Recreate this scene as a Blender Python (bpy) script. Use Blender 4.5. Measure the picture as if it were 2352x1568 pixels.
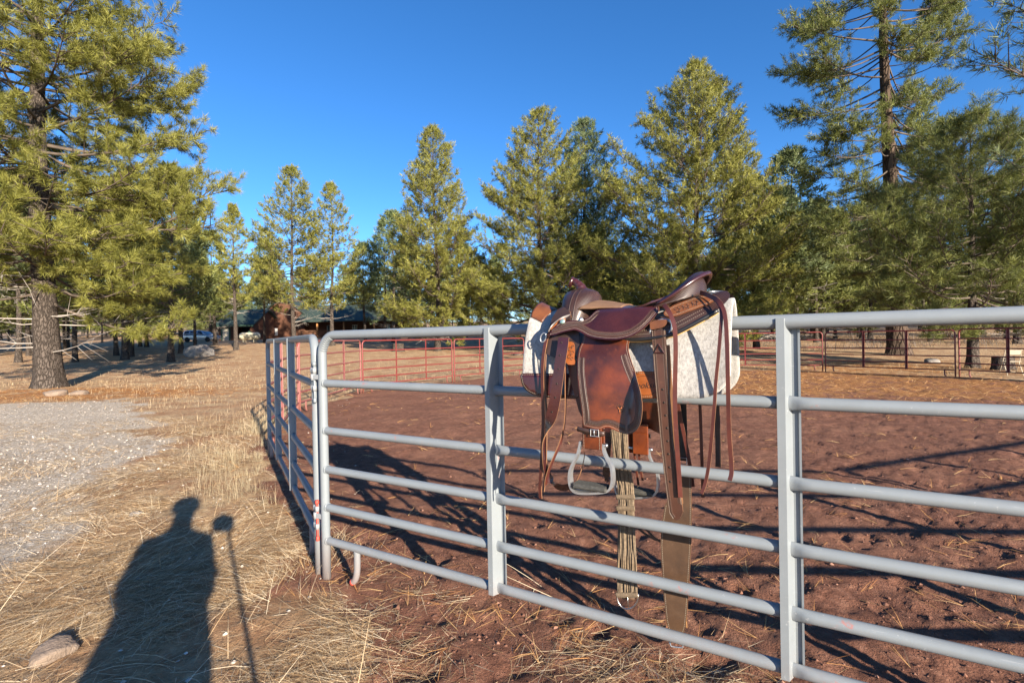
import bpy, bmesh, math, random
import numpy as np
from mathutils import Vector, Matrix, geometry as mgeo
R_ = math.radians
random.seed(7)
for o in list(bpy.data.objects): bpy.data.objects.remove(o, do_unlink=True)
scene = bpy.context.scene
COL = scene.collection

# ------------------------------------------------------------------ camera
FPX = 1110.0                      # focal length for a picture 2352 wide
HC = 1.45
cam_d = bpy.data.cameras.new('camera'); cam = bpy.data.objects.new('camera', cam_d); COL.objects.link(cam)
cam_d.sensor_width = 36.0; cam_d.lens = 36.0*FPX/2352.0
cam_d.clip_start = 0.02; cam_d.clip_end = 2000.0
CR = Matrix.Rotation(math.pi/2 + R_(-0.3), 3, 'X') @ Matrix.Rotation(R_(-1.07), 3, 'Z')
cam.matrix_world = Matrix.Translation((0, 0, HC)) @ CR.to_4x4()
scene.camera = cam

# ------------------------------------------------------------------ sky and sun
SUN_EL = R_(16.8)
SH = Vector((-0.598, 1.0)).normalized()          # the way shadows fall on the ground
SUN_DIR = Vector((-SH.x*math.cos(SUN_EL), -SH.y*math.cos(SUN_EL), math.sin(SUN_EL)))
world = bpy.data.worlds.new('World'); scene.world = world; world.use_nodes = True
wt = world.node_tree; wt.nodes.clear()
wo = wt.nodes.new('ShaderNodeOutputWorld'); bg = wt.nodes.new('ShaderNodeBackground')
sky = wt.nodes.new('ShaderNodeTexSky'); sky.sky_type = 'NISHITA'; sky.sun_disc = False
sky.sun_elevation = SUN_EL; sky.sun_rotation = math.atan2(SUN_DIR.x, SUN_DIR.y)
sky.altitude = 2100.0; sky.air_density = 1.0; sky.dust_density = 0.6; sky.ozone_density = 4.0
bg.inputs[1].default_value = 0.090
hs = wt.nodes.new('ShaderNodeHueSaturation'); hs.inputs['Saturation'].default_value = 1.17; hs.inputs['Hue'].default_value = .503
wt.links.new(sky.outputs[0], hs.inputs['Color']); wt.links.new(hs.outputs[0], bg.inputs[0]); wt.links.new(bg.outputs[0], wo.inputs[0])
sl = bpy.data.lights.new('sun', 'SUN'); sl.energy = 5.0; sl.angle = R_(0.53); sl.color = (1.0, 0.885, 0.72)
sun = bpy.data.objects.new('sun', sl); COL.objects.link(sun)
sun.rotation_euler = SUN_DIR.to_track_quat('Z', 'Y').to_euler(); sun.location = (20, -30, 30)
vs = scene.view_settings; vs.view_transform = 'Standard'; vs.look = 'None'; vs.exposure = 1.56; vs.gamma = 1.0; vs.use_curve_mapping = False

# ------------------------------------------------------------------ survey helpers (photo bearings -> places)
def ray(u, v): return CR @ Vector(((u-1176.0)/FPX, -(v-784.0)/FPX, -1.0))
def aty(u, v, y):
    d = ray(u, v); return Vector((0, 0, HC)) + d*(y/d.y)
E1 = Vector((0.870, -0.4927, 0)).normalized(); NN = Vector((E1.y, -E1.x, 0)); P1 = Vector((-0.0885, 2.38, 0))
RAILROT = math.atan2(E1.y, E1.x)
def az(u, v, b):                      # place on the upright plane at distance b in front of the near rails
    b = float(b)
    d = ray(u, v); o = Vector((0, 0, HC)); t = ((P1 + b*NN - o) @ NN)/(d @ NN); p = o + t*d
    return (p-P1) @ E1, p.z
def c1(x, y): return 1176 + .35*x, 595.8 + .35*y

# ------------------------------------------------------------------ numeric noise
def _h(i, j, s):
    n = (i*374761393 + j*668265263 + s*144665) & 0x7fffffff
    n = ((n ^ (n >> 13))*1274126177) & 0x7fffffff
    return ((n ^ (n >> 16)) & 0xffff)/65535.0
def vnoise(x, y, s=0):
    xi = np.floor(x).astype(np.int64); yi = np.floor(y).astype(np.int64); fx = x-xi; fy = y-yi
    fx = fx*fx*(3-2*fx); fy = fy*fy*(3-2*fy)
    return (_h(xi, yi, s)*(1-fx)+_h(xi+1, yi, s)*fx)*(1-fy) + (_h(xi, yi+1, s)*(1-fx)+_h(xi+1, yi+1, s)*fx)*fy
def fbm(x, y, s=0, o=4):
    r = 0; a = .5
    for k in range(o): r = r + a*vnoise(x*2**k + 17.3*k, y*2**k - 9.1*k, s+k); a *= .5
    return r/(1-.5**o)

# ------------------------------------------------------------------ materials
MATS = {}
def newmat(name):
    m = bpy.data.materials.new(name); m.use_nodes = True; nt = m.node_tree
    b = nt.nodes['Principled BSDF']; MATS[name] = m
    return m, nt, b
def nd(nt, t, **kw):
    n = nt.nodes.new(t)
    for k, v in kw.items():
        if k in n.inputs.keys() if hasattr(n.inputs, 'keys') else False: n.inputs[k].default_value = v
        else: setattr(n, k, v)
    return n
def ln(nt, a, b): nt.links.new(a, b)
def coords(nt, scale=(1, 1, 1), kind='Object'):
    tc = nt.nodes.new('ShaderNodeTexCoord'); mp = nt.nodes.new('ShaderNodeMapping')
    mp.inputs['Scale'].default_value = scale; ln(nt, tc.outputs[kind], mp.inputs[0]); return mp.outputs[0]
def noise(nt, co, scale, detail=4, rough=.55):
    n = nt.nodes.new('ShaderNodeTexNoise'); n.inputs['Scale'].default_value = scale
    n.inputs['Detail'].default_value = detail; n.inputs['Roughness'].default_value = rough
    if co is not None: ln(nt, co, n.inputs['Vector'])
    return n.outputs['Fac']
def ramp(nt, fac, stops):
    r = nt.nodes.new('ShaderNodeValToRGB'); cr = r.color_ramp
    while len(cr.elements) < len(stops): cr.elements.new(.5)
    for e, (p, c) in zip(cr.elements, stops):
        e.position = p; e.color = (*c, 1) if len(c) == 3 else c
    ln(nt, fac, r.inputs[0]); return r.outputs[0]
def mixc(nt, fac, a, b, mode='MIX'):
    m = nt.nodes.new('ShaderNodeMix'); m.data_type = 'RGBA'; m.blend_type = mode
    for s, v in ((m.inputs[0], fac), (m.inputs[6], a), (m.inputs[7], b)):
        if isinstance(v, (int, float)): s.default_value = v
        elif isinstance(v, tuple): s.default_value = (*v, 1) if len(v) == 3 else v
        else: ln(nt, v, s)
    return m.outputs[2]
def math_(nt, op, a, b=0.0, c=None):
    m = nt.nodes.new('ShaderNodeMath'); m.operation = op
    for s, v in zip(m.inputs, (a, b, c)):
        if v is None: continue
        if isinstance(v, (int, float)): s.default_value = v
        else: ln(nt, v, s)
    return m.outputs[0]
def bump(nt, bs, h, strength=.3, dist=.01, prev=None):
    n = nt.nodes.new('ShaderNodeBump'); n.inputs['Strength'].default_value = strength; n.inputs['Distance'].default_value = dist
    ln(nt, h, n.inputs['Height'])
    if prev is not None: ln(nt, prev, n.inputs['Normal'])
    if bs is not None: ln(nt, n.outputs[0], bs.inputs['Normal'])
    return n.outputs[0]
def attr(nt, name):
    a = nt.nodes.new('ShaderNodeAttribute'); a.attribute_name = name; return a.outputs['Fac']

def leather(name, dark, light, rough=.38, weave=0, scale=9, coat=.25, lo=.32, hi_=.68):
    m, nt, b = newmat(name); co = coords(nt)
    f1 = noise(nt, co, scale, 5, .6); c = ramp(nt, f1, [(lo, dark), (hi_, light)])
    f2 = noise(nt, co, 160, 3, .6); c = mixc(nt, math_(nt, 'MULTIPLY', f2, .35), c, tuple(.5*x for x in dark))
    f3 = noise(nt, co, 45, 2, .5); wear = ramp(nt, f3, [(.66, (0, 0, 0)), (.80, (1, 1, 1))])
    c = mixc(nt, math_(nt, 'MULTIPLY', wear, .22), c, tuple(min(1, x*1.6+.02) for x in light))
    b.inputs['Specular IOR Level'].default_value = .5
    r = math_(nt, 'MULTIPLY_ADD', f3, .25, rough-.1); ln(nt, r, b.inputs['Roughness'])
    b.inputs['Coat Weight'].default_value = coat; b.inputs['Coat Roughness'].default_value = .28
    if weave:
        w1 = nt.nodes.new('ShaderNodeTexWave'); w1.wave_type = 'BANDS'; w1.bands_direction = 'X'; w1.inputs['Scale'].default_value = weave; w1.inputs['Distortion'].default_value = .6; w1.inputs['Detail'].default_value = 1
        w2 = nt.nodes.new('ShaderNodeTexWave'); w2.wave_type = 'BANDS'; w2.bands_direction = 'Z'; w2.inputs['Scale'].default_value = weave*.8; w2.inputs['Distortion'].default_value = .6; w2.inputs['Detail'].default_value = 1
        co2 = coords(nt, (1, 1, 1)); ro = nt.nodes.new('ShaderNodeMapping'); ro.inputs['Rotation'].default_value = (0, R_(28), 0); ln(nt, co2, ro.inputs[0])
        ln(nt, ro.outputs[0], w1.inputs[0]); ln(nt, ro.outputs[0], w2.inputs[0])
        h = math_(nt, 'MULTIPLY', w1.outputs['Fac'], w2.outputs['Fac'])
        c = mixc(nt, math_(nt, 'MULTIPLY', ramp(nt, h, [(.05, (1, 1, 1)), (.45, (0, 0, 0))]), .75), c, tuple(.4*x for x in dark))
        hb = math_(nt, 'ADD', h, math_(nt, 'MULTIPLY', f2, .25)); bump(nt, b, hb, .55, .002)
    else:
        bump(nt, b, f2, .25, .001)
    ln(nt, c, b.inputs['Base Color']); return m
leather('leather_oxblood', (.030, .008, .009), (.062, .015, .013), .25, coat=.55)
leather('leather_fender', (.045, .011, .006), (.27, .056, .009), .30, scale=4.2, coat=.28, lo=.42, hi_=.72)
leather('leather_weave', (.036, .015, .010), (.088, .037, .024), .42, weave=70, coat=.3)
leather('leather_dark', (.022, .012, .010), (.060, .030, .022), .5)
leather('leather_brown', (.085, .026, .010), (.22, .075, .022), .42)
leather('leather_string', (.062, .014, .010), (.115, .027, .016), .42)
leather('leather_billet', (.048, .018, .011), (.095, .037, .020), .45)
leather('leather_black', (.006, .006, .007), (.016, .015, .016), .4)
leather('leather_flank', (.050, .026, .014), (.115, .060, .030), .6, coat=0)
leather('leather_orange', (.24, .062, .012), (.40, .115, .022), .5, coat=.1)
leather('suede', (.12, .060, .03), (.24, .13, .07), .8, coat=0)
leather('leather_edge', (.17, .075, .032), (.29, .14, .065), .7, coat=0)

def tooled(name, base, hi, n=1.0):       # stamped chain border: pressed pattern along the strip
    m, nt, b = newmat(name); tc = nt.nodes.new('ShaderNodeTexCoord'); sp = nt.nodes.new('ShaderNodeSeparateXYZ'); ln(nt, tc.outputs['UV'], sp.inputs[0])
    u = math_(nt, 'MULTIPLY', sp.outputs[0], 6.2832*n); vv = math_(nt, 'SUBTRACT', math_(nt, 'MULTIPLY', sp.outputs[1], 2.0), 1.0)
    s1 = math_(nt, 'MULTIPLY', math_(nt, 'SINE', u), .55)
    d1 = math_(nt, 'ABSOLUTE', math_(nt, 'SUBTRACT', vv, s1)); d2 = math_(nt, 'ABSOLUTE', math_(nt, 'ADD', vv, s1))
    d = math_(nt, 'MINIMUM', d1, d2); e = math_(nt, 'ABSOLUTE', math_(nt, 'SUBTRACT', math_(nt, 'ABSOLUTE', vv), .86))
    d = math_(nt, 'MINIMUM', d, e)
    k = ramp(nt, d, [(.08, (1, 1, 1)), (.24, (0, 0, 0))])
    co = coords(nt); f = noise(nt, co, 60, 3)
    c = mixc(nt, k, tuple(.45*x for x in base), hi); c = mixc(nt, math_(nt, 'MULTIPLY', f, .5), c, base)
    ln(nt, c, b.inputs['Base Color']); b.inputs['Roughness'].default_value = .42; b.inputs['Coat Weight'].default_value = .25
    bump(nt, b, k, .8, .0015); return m
tooled('tool_chain', (.040, .015, .009), (.10, .048, .030))
tooled('tool_scroll', (.10, .035, .012), (.40, .16, .05), 1.0)

def plain(name, col, rough=.5, metal=0.0, var=.12, scale=20, bstr=0.0, spec=.5):
    m, nt, b = newmat(name); co = coords(nt); f = noise(nt, co, scale, 4)
    c = ramp(nt, f, [(.3, tuple(x*(1-var) for x in col)), (.7, tuple(min(1, x*(1+var)) for x in col))])
    ln(nt, c, b.inputs['Base Color']); b.inputs['Roughness'].default_value = rough; b.inputs['Metallic'].default_value = metal
    b.inputs['Specular IOR Level'].default_value = spec
    if bstr: bump(nt, b, f, bstr, .005)
    return m
plain('aluminium', (.46, .47, .48), .33, .75, .08, 60)
plain('steel', (.55, .55, .55), .35, 1.0, .15, 60)
plain('thread', (.30, .25, .19), .8)
plain('rubber_tread', (.05, .048, .042), .8, var=.4, scale=90)
plain('mohair', (.155, .112, .072), .95, var=.35, scale=70, bstr=.4)
plain('felt_line', (.55, .34, .10), .9)
plain('emblem_dark', (.035, .014, .008), .6)
plain('ink', (.02, .012, .008), .7)
plain('jewel', (.35, .5, .45), .3, .6)

def felt(name, a, b_, spots):
    m, nt, b = newmat(name); co = coords(nt); f = noise(nt, coords(nt, (1, 1, .55)), 110, 6, .8); g = noise(nt, co, 420, 3, .7); h = noise(nt, co, 9, 3, .6)
    c = ramp(nt, f, [(.36, a), (.62, b_)]); c = mixc(nt, math_(nt, 'MULTIPLY', g, .45), c, b_)
    st = ramp(nt, h, [(.60, (0, 0, 0)), (.78, (1, 1, 1))]); c = mixc(nt, math_(nt, 'MULTIPLY', st, .5), c, spots)
    ln(nt, c, b.inputs['Base Color']); b.inputs['Roughness'].default_value = .95; b.inputs['Sheen Weight'].default_value = .3; b.inputs['Specular IOR Level'].default_value = .1
    n1 = bump(nt, None, f, .5, .006); bump(nt, b, g, .6, .003, n1); return m
felt('felt', (.18, .17, .16), (.43, .41, .385), (.21, .195, .185))
felt('felt_white', (.42, .40, .37), (.56, .54, .51), (.50, .47, .42))

def paint(name, col, worn, rust, rust_amt=.7, rough=.42):
    m, nt, b = newmat(name); co = coords(nt); f = noise(nt, co, 5, 5, .6); g = noise(nt, co, 38, 4, .7); h = noise(nt, co, 260, 2, .5)
    c = ramp(nt, f, [(.3, tuple(.93*x for x in col)), (.7, tuple(1.05*x for x in col))])
    k = ramp(nt, g, [(.665, (0, 0, 0)), (.73, (1, 1, 1))]); c = mixc(nt, math_(nt, 'MULTIPLY', k, .6), c, worn)
    k3 = ramp(nt, noise(nt, co, 17, 6, .75), [(.685, (0, 0, 0)), (.71, (1, 1, 1))]); c = mixc(nt, math_(nt, 'MULTIPLY', k3, .55), c, worn)
    gg = math_(nt, 'MULTIPLY', noise(nt, co, 11, 5, .7), noise(nt, co, 3.1, 3, .6)); k2 = ramp(nt, gg, [(rust_amt*.5, (0, 0, 0)), (rust_amt*.5+.04, (1, 1, 1))])
    c = mixc(nt, math_(nt, 'MULTIPLY', k2, .7), c, rust)
    sc = noise(nt, coords(nt, (3, 60, 60)), 3.0, 4, .7); c = mixc(nt, math_(nt, 'MULTIPLY', ramp(nt, sc, [(.63, (0, 0, 0)), (.72, (1, 1, 1))]), .28), c, worn)
    sp = nt.nodes.new('ShaderNodeSeparateXYZ'); ln(nt, coords(nt), sp.inputs[0]); lowz = ramp(nt, math_(nt, 'ADD', sp.outputs[2], math_(nt, 'MULTIPLY', g, .25)), [(.12, (1, 1, 1)), (.42, (0, 0, 0))])
    c = mixc(nt, math_(nt, 'MULTIPLY', math_(nt, 'MULTIPLY', lowz, f), .75), c, (.22, .12, .085))
    ln(nt, c, b.inputs['Base Color']); ln(nt, math_(nt, 'MULTIPLY_ADD', g, .35, rough-.15), b.inputs['Roughness'])
    bump(nt, b, h, .12, .001); return m
paint('grey_paint', (.190, .210, .226), (.42, .43, .44), (.34, .13, .11), .74, .36)
paint('pale_paint', (.27, .28, .29), (.66, .67, .68), (.45, .16, .13), .74)
paint('red_paint', (.17, .028, .024), (.36, .24, .22), (.30, .17, .16), .70)
paint('faded_red_paint', (.22, .075, .066), (.40, .32, .30), (.22, .035, .03), .60)
plain('foot_red', (.45, .06, .04), .6)

# ------------------------------------------------------------------ object helpers
def link(name, me, mat=None, parent=None, loc=None, rotz=None):
    o = bpy.data.objects.new(name, me); COL.objects.link(o)
    if mat is not None and me is not None and not me.materials:
        for mm in (mat if isinstance(mat, (list, tuple)) else [mat]): me.materials.append(MATS[mm] if isinstance(mm, str) else mm)
    if parent is not None: o.parent = parent
    if name in ('stitching', 'carving', 'stamp_ring', 'punched_hole'): o['kind'] = 'stuff'
    if loc is not None: o.location = loc
    if rotz is not None: o.rotation_euler = (0, 0, rotz)
    return o
def thing(name, label, cat, loc=(0, 0, 0), rotz=0.0, group=None):
    o = bpy.data.objects.new(name, None); COL.objects.link(o); o.location = loc; o.rotation_euler = (0, 0, rotz)
    o.empty_display_size = .1; return tag(o, label, cat, group)
def tag(o, label, cat, group=None):
    o['label'] = label; o['category'] = cat
    if group: o['group'] = group
    return o
def struct(o): o['kind'] = 'structure'; return o
def npmesh(name, V, F, smooth=False, attrs=None):
    """V (n,3), F (m,k) with one k"""
    V = np.asarray(V, np.float32); F = np.asarray(F, np.int32); me = bpy.data.meshes.new(name)
    me.vertices.add(len(V)); me.vertices.foreach_set('co', V.ravel())
    k = F.shape[1]; me.loops.add(F.size); me.loops.foreach_set('vertex_index', F.ravel())
    me.polygons.add(len(F)); me.polygons.foreach_set('loop_start', np.arange(0, F.size, k, dtype=np.int32))
    try: me.polygons.foreach_set('loop_total', np.full(len(F), k, np.int32))
    except Exception: pass
    me.polygons.foreach_set('use_smooth', np.full(len(F), smooth))
    for nme, arr in (attrs or {}).items():
        a = me.attributes.new(nme, 'FLOAT', 'POINT'); a.data.foreach_set('value', np.asarray(arr, np.float32))
    me.update(calc_edges=True); return me
def lerp(a, b, t): return a+(b-a)*t
def cr_path(pts, n=8):
    """Catmull-Rom through points"""
    P = [Vector(p) for p in pts]; out = []
    for i in range(len(P)-1):
        p0 = P[max(i-1, 0)]; p1 = P[i]; p2 = P[i+1]; p3 = P[min(i+2, len(P)-1)]
        for k in range(n):
            t = k/n; out.append(.5*((2*p1)+(p2-p0)*t+(2*p0-5*p1+4*p2-p3)*t*t+(3*p1-p0-3*p2+p3)*t**3))
    out.append(P[-1].copy()); return out
class MB:
    def __init__(s): s.v = []; s.f = []; s.m = []; s.uv = {}; s.sm = []
    def add(s, V, F, mi=0, smooth=True, uv=None):
        o = len(s.v); s.v.extend([tuple(x) for x in V])
        for q in F:
            s.f.append(tuple(i+o for i in q)); s.m.append(mi); s.sm.append(smooth)
        if uv:
            for i, t in uv.items(): s.uv[i+o] = t
        return s
    def box(s, c, size, rz=0.0, mi=0, rx=0.0, ry=0.0, bev=0.0):
        M = Matrix.Translation(c) @ Matrix.Rotation(rz, 4, 'Z') @ Matrix.Rotation(ry, 4, 'Y') @ Matrix.Rotation(rx, 4, 'X')
        x, y, z = [t/2 for t in size]
        if bev:
            b = min(bev, x*.9, y*.9, z*.9); V = []
            for sz in (-1, 1):
                for zz, ins in ((z, b), (z-b, 0)) if sz > 0 else ((-z, b), (-z+b, 0)): pass
            rings = []
            for zz, ins in ((-z, b), (-z+b, 0), (z-b, 0), (z, b)):
                X = x-ins; Y = y-ins; c_ = b if ins == 0 else b*.6
                rings.append([(-X+c_, -Y, zz), (X-c_, -Y, zz), (X, -Y+c_, zz), (X, Y-c_, zz), (X-c_, Y, zz), (-X+c_, Y, zz), (-X, Y-c_, zz), (-X, -Y+c_, zz)])
            V = [M @ Vector(p) for r in rings for p in r]; F = []
            for i in range(3):
                for j in range(8): F.append((i*8+j, i*8+(j+1) % 8, (i+1)*8+(j+1) % 8, (i+1)*8+j))
            F.append(tuple(range(7, -1, -1))); F.append(tuple(range(24, 32)))
            return s.add(V, F, mi, False)
        V = [M @ Vector((sx*x, sy*y, sz*z)) for sx in (-1, 1) for sy in (-1, 1) for sz in (-1, 1)]
        F = [(0, 1, 3, 2), (4, 6, 7, 5), (0, 4, 5, 1), (2, 3, 7, 6), (0, 2, 6, 4), (1, 5, 7, 3)]
        return s.add(V, F, mi, False)
    def tube(s, pts, r, n=10, mi=0, caps=True, smooth=True, closed=False, rfun=None, prof=None):
        P = [Vector(p) for p in pts]; m = len(P); V = []; F = []
        rr = r if isinstance(r, (list, tuple, np.ndarray)) else [r]*m
        t0 = (P[1]-P[0]).normalized(); up = Vector((0, 0, 1)) if abs(t0.z) < .9 else Vector((0, 1, 0))
        x = t0.cross(up).normalized()
        for i in range(m):
            if closed: t = (P[(i+1) % m]-P[i-1]).normalized()
            else: t = ((P[min(i+1, m-1)]-P[max(i-1, 0)])).normalized()
            x = (x - t*x.dot(t))
            if x.length < 1e-6: x = t.orthogonal()
            x.normalize(); y = t.cross(x)
            for k in range(n):
                a = 2*math.pi*k/n; q = rr[i]*(rfun(i, a) if rfun else 1.0)
                cx, cy = (math.cos(a), math.sin(a)) if prof is None else prof[k]
                V.append(P[i]+x*cx*q+y*cy*q)
        for i in range(m if closed else m-1):
            j = (i+1) % m
            for k in range(n): F.append((i*n+k, i*n+(k+1) % n, j*n+(k+1) % n, j*n+k))
        s.add(V, F, mi, smooth)
        if caps and not closed:
            o = len(s.v)-len(V)
            s.f.append(tuple(o+k for k in range(n-1, -1, -1))); s.m.append(mi); s.sm.append(False)
            s.f.append(tuple(o+(m-1)*n+k for k in range(n))); s.m.append(mi); s.sm.append(False)
        return s
    def lathe(s, prof, n=16, M=None, mi=0, smooth=True):
        """prof list of (r,z) about local Z"""
        V = []; F = []; M = M or Matrix()
        for r, z in prof:
            for k in range(n): a = 2*math.pi*k/n; V.append(M @ Vector((r*math.cos(a), r*math.sin(a), z)))
        for i in range(len(prof)-1):
            for k in range(n): F.append((i*n+k, i*n+(k+1) % n, (i+1)*n+(k+1) % n, (i+1)*n+k))
        F.append(tuple(range(n-1, -1, -1))); F.append(tuple((len(prof)-1)*n+k for k in range(n)))
        return s.add(V, F, mi, smooth)
    def shell(s, G, t, mi=0, mi_edge=None, uv=False):
        """G grid of points [m][n]; thickened along normals"""
        A = np.array([[tuple(p) for p in row] for row in G], float); m, n, _ = A.shape
        du = np.gradient(A, axis=0); dv = np.gradient(A, axis=1); N = np.cross(du, dv); N /= (np.linalg.norm(N, axis=2, keepdims=True)+1e-12)
        top = (A+N*t).reshape(-1, 3); bot = A.reshape(-1, 3); V = np.vstack([top, bot]); F = []; K = m*n
        for i in range(m-1):
            for j in range(n-1):
                F.append((i*n+j, (i+1)*n+j, (i+1)*n+j+1, i*n+j+1)); F.append((K+i*n+j, K+i*n+j+1, K+(i+1)*n+j+1, K+(i+1)*n+j))
        s.add(V, F, mi, True); E = []
        o = len(s.v)-len(V)
        for i in range(m-1): E.append((i*n, K+i*n, K+(i+1)*n, (i+1)*n)); E.append((i*n+n-1, (i+1)*n+n-1, K+(i+1)*n+n-1, K+i*n+n-1))
        for j in range(n-1): E.append((j, j+1, K+j+1, K+j)); E.append(((m-1)*n+j, K+(m-1)*n+j, K+(m-1)*n+j+1, (m-1)*n+j+1))
        for q in E: s.f.append(tuple(o+i for i in q)); s.m.append(mi if mi_edge is None else mi_edge); s.sm.append(False)
        if uv:
            for i in range(m):
                for j in range(n): s.uv[o+i*n+j] = (i, j/(n-1)); s.uv[o+K+i*n+j] = (i, j/(n-1))
        return s
    def mesh(s, name):
        me = bpy.data.meshes.new(name); me.from_pydata([tuple(p) for p in s.v], [], s.f)
        me.polygons.foreach_set('material_index', s.m); me.polygons.foreach_set('use_smooth', s.sm)
        if s.uv:
            l = me.uv_layers.new(name='uv')
            for i, lp in enumerate(me.loops): l.data[i].uv = s.uv.get(lp.vertex_index, (0, 0))
        me.update(); return me
    def build(s, name, mat, parent=None, **kw): return link(name, s.mesh(name), mat, parent, **kw)
def sharp(o, ang=40):
    me = o.data
    try: me.set_sharp_from_angle(angle=R_(ang))
    except Exception: pass
    return o
def copy_tree(o, parent=None):
    c = o.copy(); COL.objects.link(c); c.parent = parent
    for ch in [x for x in o.children]: copy_tree(ch, c)
    return c

# ================================================================== the lie of the land
V2 = lambda *a: np.array(a, float)
NEAR_L = P1 - 1.305*E1; NEAR_R = P1 + 2.56*E1
CORN = [tuple(NEAR_R[:2]), tuple(NEAR_L[:2]), (-3.24, 6.40), (-4.44, 10.0), (-4.33, 13.82), (-2.06, 16.8), (.5, 19.5), (4.2, 20.6), (8.1, 20.0), (12.0, 18.6), (14.0, 15.2), (14.9, 11.5), (13.6, 8.2), (12.2, 4.8), (9.5, 2.1), (5.95, .82)]
CP = np.array(CORN)
def poly_sd(px, py, poly):
    """signed distance, negative inside"""
    d = np.full(px.shape, 1e9); ins = np.zeros(px.shape, bool); n = len(poly)
    for i in range(n):
        a = poly[i]; b = poly[(i+1) % n]; ex, ey = b[0]-a[0], b[1]-a[1]; wx = px-a[0]; wy = py-a[1]
        t = np.clip((wx*ex+wy*ey)/(ex*ex+ey*ey), 0, 1); d = np.minimum(d, np.hypot(wx-ex*t, wy-ey*t))
        c = ((a[1] > py) != (b[1] > py)) & (px < (b[0]-a[0])*(py-a[1])/(b[1]-a[1]+1e-12)+a[0]); ins ^= c
    return np.where(ins, -d, d)
def h0(x, y):
    t = np.maximum(0, y-18.0); return .04*t*t/(t+6.0)
def ground_px(u, v):
    d = ray(u, v); o = Vector((0, 0, HC)); y = -HC/d.z*d.y if d.z < -1e-4 else 200.0
    y = min(y, 200.0)
    for _ in range(30):
        z = float(h0(0., y)); 
        if d.z > -1e-4: break
        y2 = min((z-HC)/d.z*d.y, 200.0); y = .5*(y+y2)
    p = o + d*(y/d.y); return Vector((p.x, y, float(h0(p.x, y))))
GR = np.array([tuple(ground_px(*q)[:2]) for q in [(-260, 935), (60, 925), (250, 918), (345, 945), (330, 985), (372, 1010), (330, 1060), (290, 1090), (230, 1150), (130, 1215), (20, 1290), (-260, 1440)]])
def zones(x, y):
    pen = poly_sd(x, y, CP); n1 = fbm(x*1.1, y*1.1, 3); n2 = fbm(x*5, y*5, 9); n3 = fbm(x*.5, y*.5, 21, 3)
    edge = pen - .22 + (n1-.5)*1.0 + (n2-.5)*.5
    near = np.clip(1-np.hypot(x+.3, y-2.2)/2.6, 0, 1)
    bleed = np.where(y < 3.4, .30*np.clip((x+1.3)/1.2, 0, 1), 0)
    wd = np.clip(.5-(edge-bleed)/.35, 0, 1)
    g = poly_sd(x, y, GR) + (n1-.5)*1.5 + (n2-.5)*.7; wg = np.clip(.5-g/.9, 0, 1)*(1-wd)
    # needle litter: under the big pines and over the far right of the pen
    t1 = np.exp(-((x+14.5)**2/40+(y-15.2)**2/5)); t2 = np.clip((-pen)/.5, 0, 1)*np.clip((y-9.0+.30*(x-6))/3.0, 0, 1)*np.clip((x+.5)/4, 0, 1)
    t3 = np.exp(-((x-15)**2/60+(y-20)**2/25))
    wl = np.clip(1.5*t1+1.1*t2+.9*t3, 0, 1)*np.clip(.25+1.5*(n2-.25), 0, 1)
    return wd, wg, np.clip(wl, 0, 1), pen
def dents(x, y, cell=.30, s=131):
    ci = np.floor(x/cell).astype(np.int64); cj = np.floor(y/cell).astype(np.int64); out = np.zeros(x.shape)
    for di in (-1, 0, 1):
        for dj in (-1, 0, 1):
            i, j = ci+di, cj+dj; px = (i+.2+.6*_h(i, j, s))*cell; py = (j+.2+.6*_h(i, j, s+1))*cell; r = .045+.045*_h(i, j, s+2); on = (_h(i, j, s+3) < .42)
            d = np.hypot((x-px)*(1+.4*_h(i, j, s+4)), y-py)/r; out = out + on*(-np.exp(-d**4*1.2)*.026 + .010*np.exp(-((d-1.25)/.35)**2))*(.5+_h(i, j, s+5))
    return out
def hgt(x, y):
    x = np.asarray(x, float); y = np.asarray(y, float)
    wd, wg, wl, pen = zones(x, y); far = np.clip(1-y/45, 0.12, 1)
    z = h0(x, y) + (fbm(x*.35, y*.35, 5, 3)-.5)*.10*np.clip(y/8, .25, 1)
    pits = np.clip(vnoise(x*7.5, y*7.5, 31)-.70, 0, 1)*np.clip(vnoise(x*1.3, y*1.3, 33)*2-.7, 0, 1)*.16
    z = z + wd*far*((fbm(x*2.0, y*2.0, 11, 3)-.5)*.050 + (fbm(x*7, y*7, 15, 4)-.5)*.040 + (fbm(x*21, y*21, 17, 3)-.5)*.022 - pits + .62*dents(x, y))
    z = z + (1-wd)*far*((fbm(x*3.2, y*3.2, 41, 4)-.5)*.06*(1-.6*wg) + (fbm(x*14, y*14, 45, 2)-.5)*.022)
    return z - .012
def hz(x, y): return float(hgt(np.array([x]), np.array([y]))[0])

k = np.concatenate([-np.geomspace(1.3, 60, 26)[::-1], np.linspace(-1.28, 1.28, 430), np.geomspace(1.3, 60, 26)])
ys = [-60, -30, -14, -6, -2.5, -1, 0, .5]; yy = .8
while yy < 900:
    ys.append(yy); yy += max(.021, .0122*yy if yy < 40 else .04*yy)
ys = np.array(ys); KX, YY = np.meshgrid(k, ys); XX = KX*(np.maximum(YY, 0)+1.1)
ZZ = hgt(XX.ravel(), YY.ravel()); wd, wg, wl, pen = zones(XX.ravel(), YY.ravel())
ni, nj = KX.shape; idx = np.arange(ni*nj).reshape(ni, nj)
GF = np.stack([idx[:-1, :-1].ravel(), idx[:-1, 1:].ravel(), idx[1:, 1:].ravel(), idx[1:, :-1].ravel()], 1)
gm = npmesh('ground', np.stack([XX.ravel(), YY.ravel(), ZZ], 1), GF, True, {'dirt': wd, 'gravel': wg, 'litter': wl})

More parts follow.
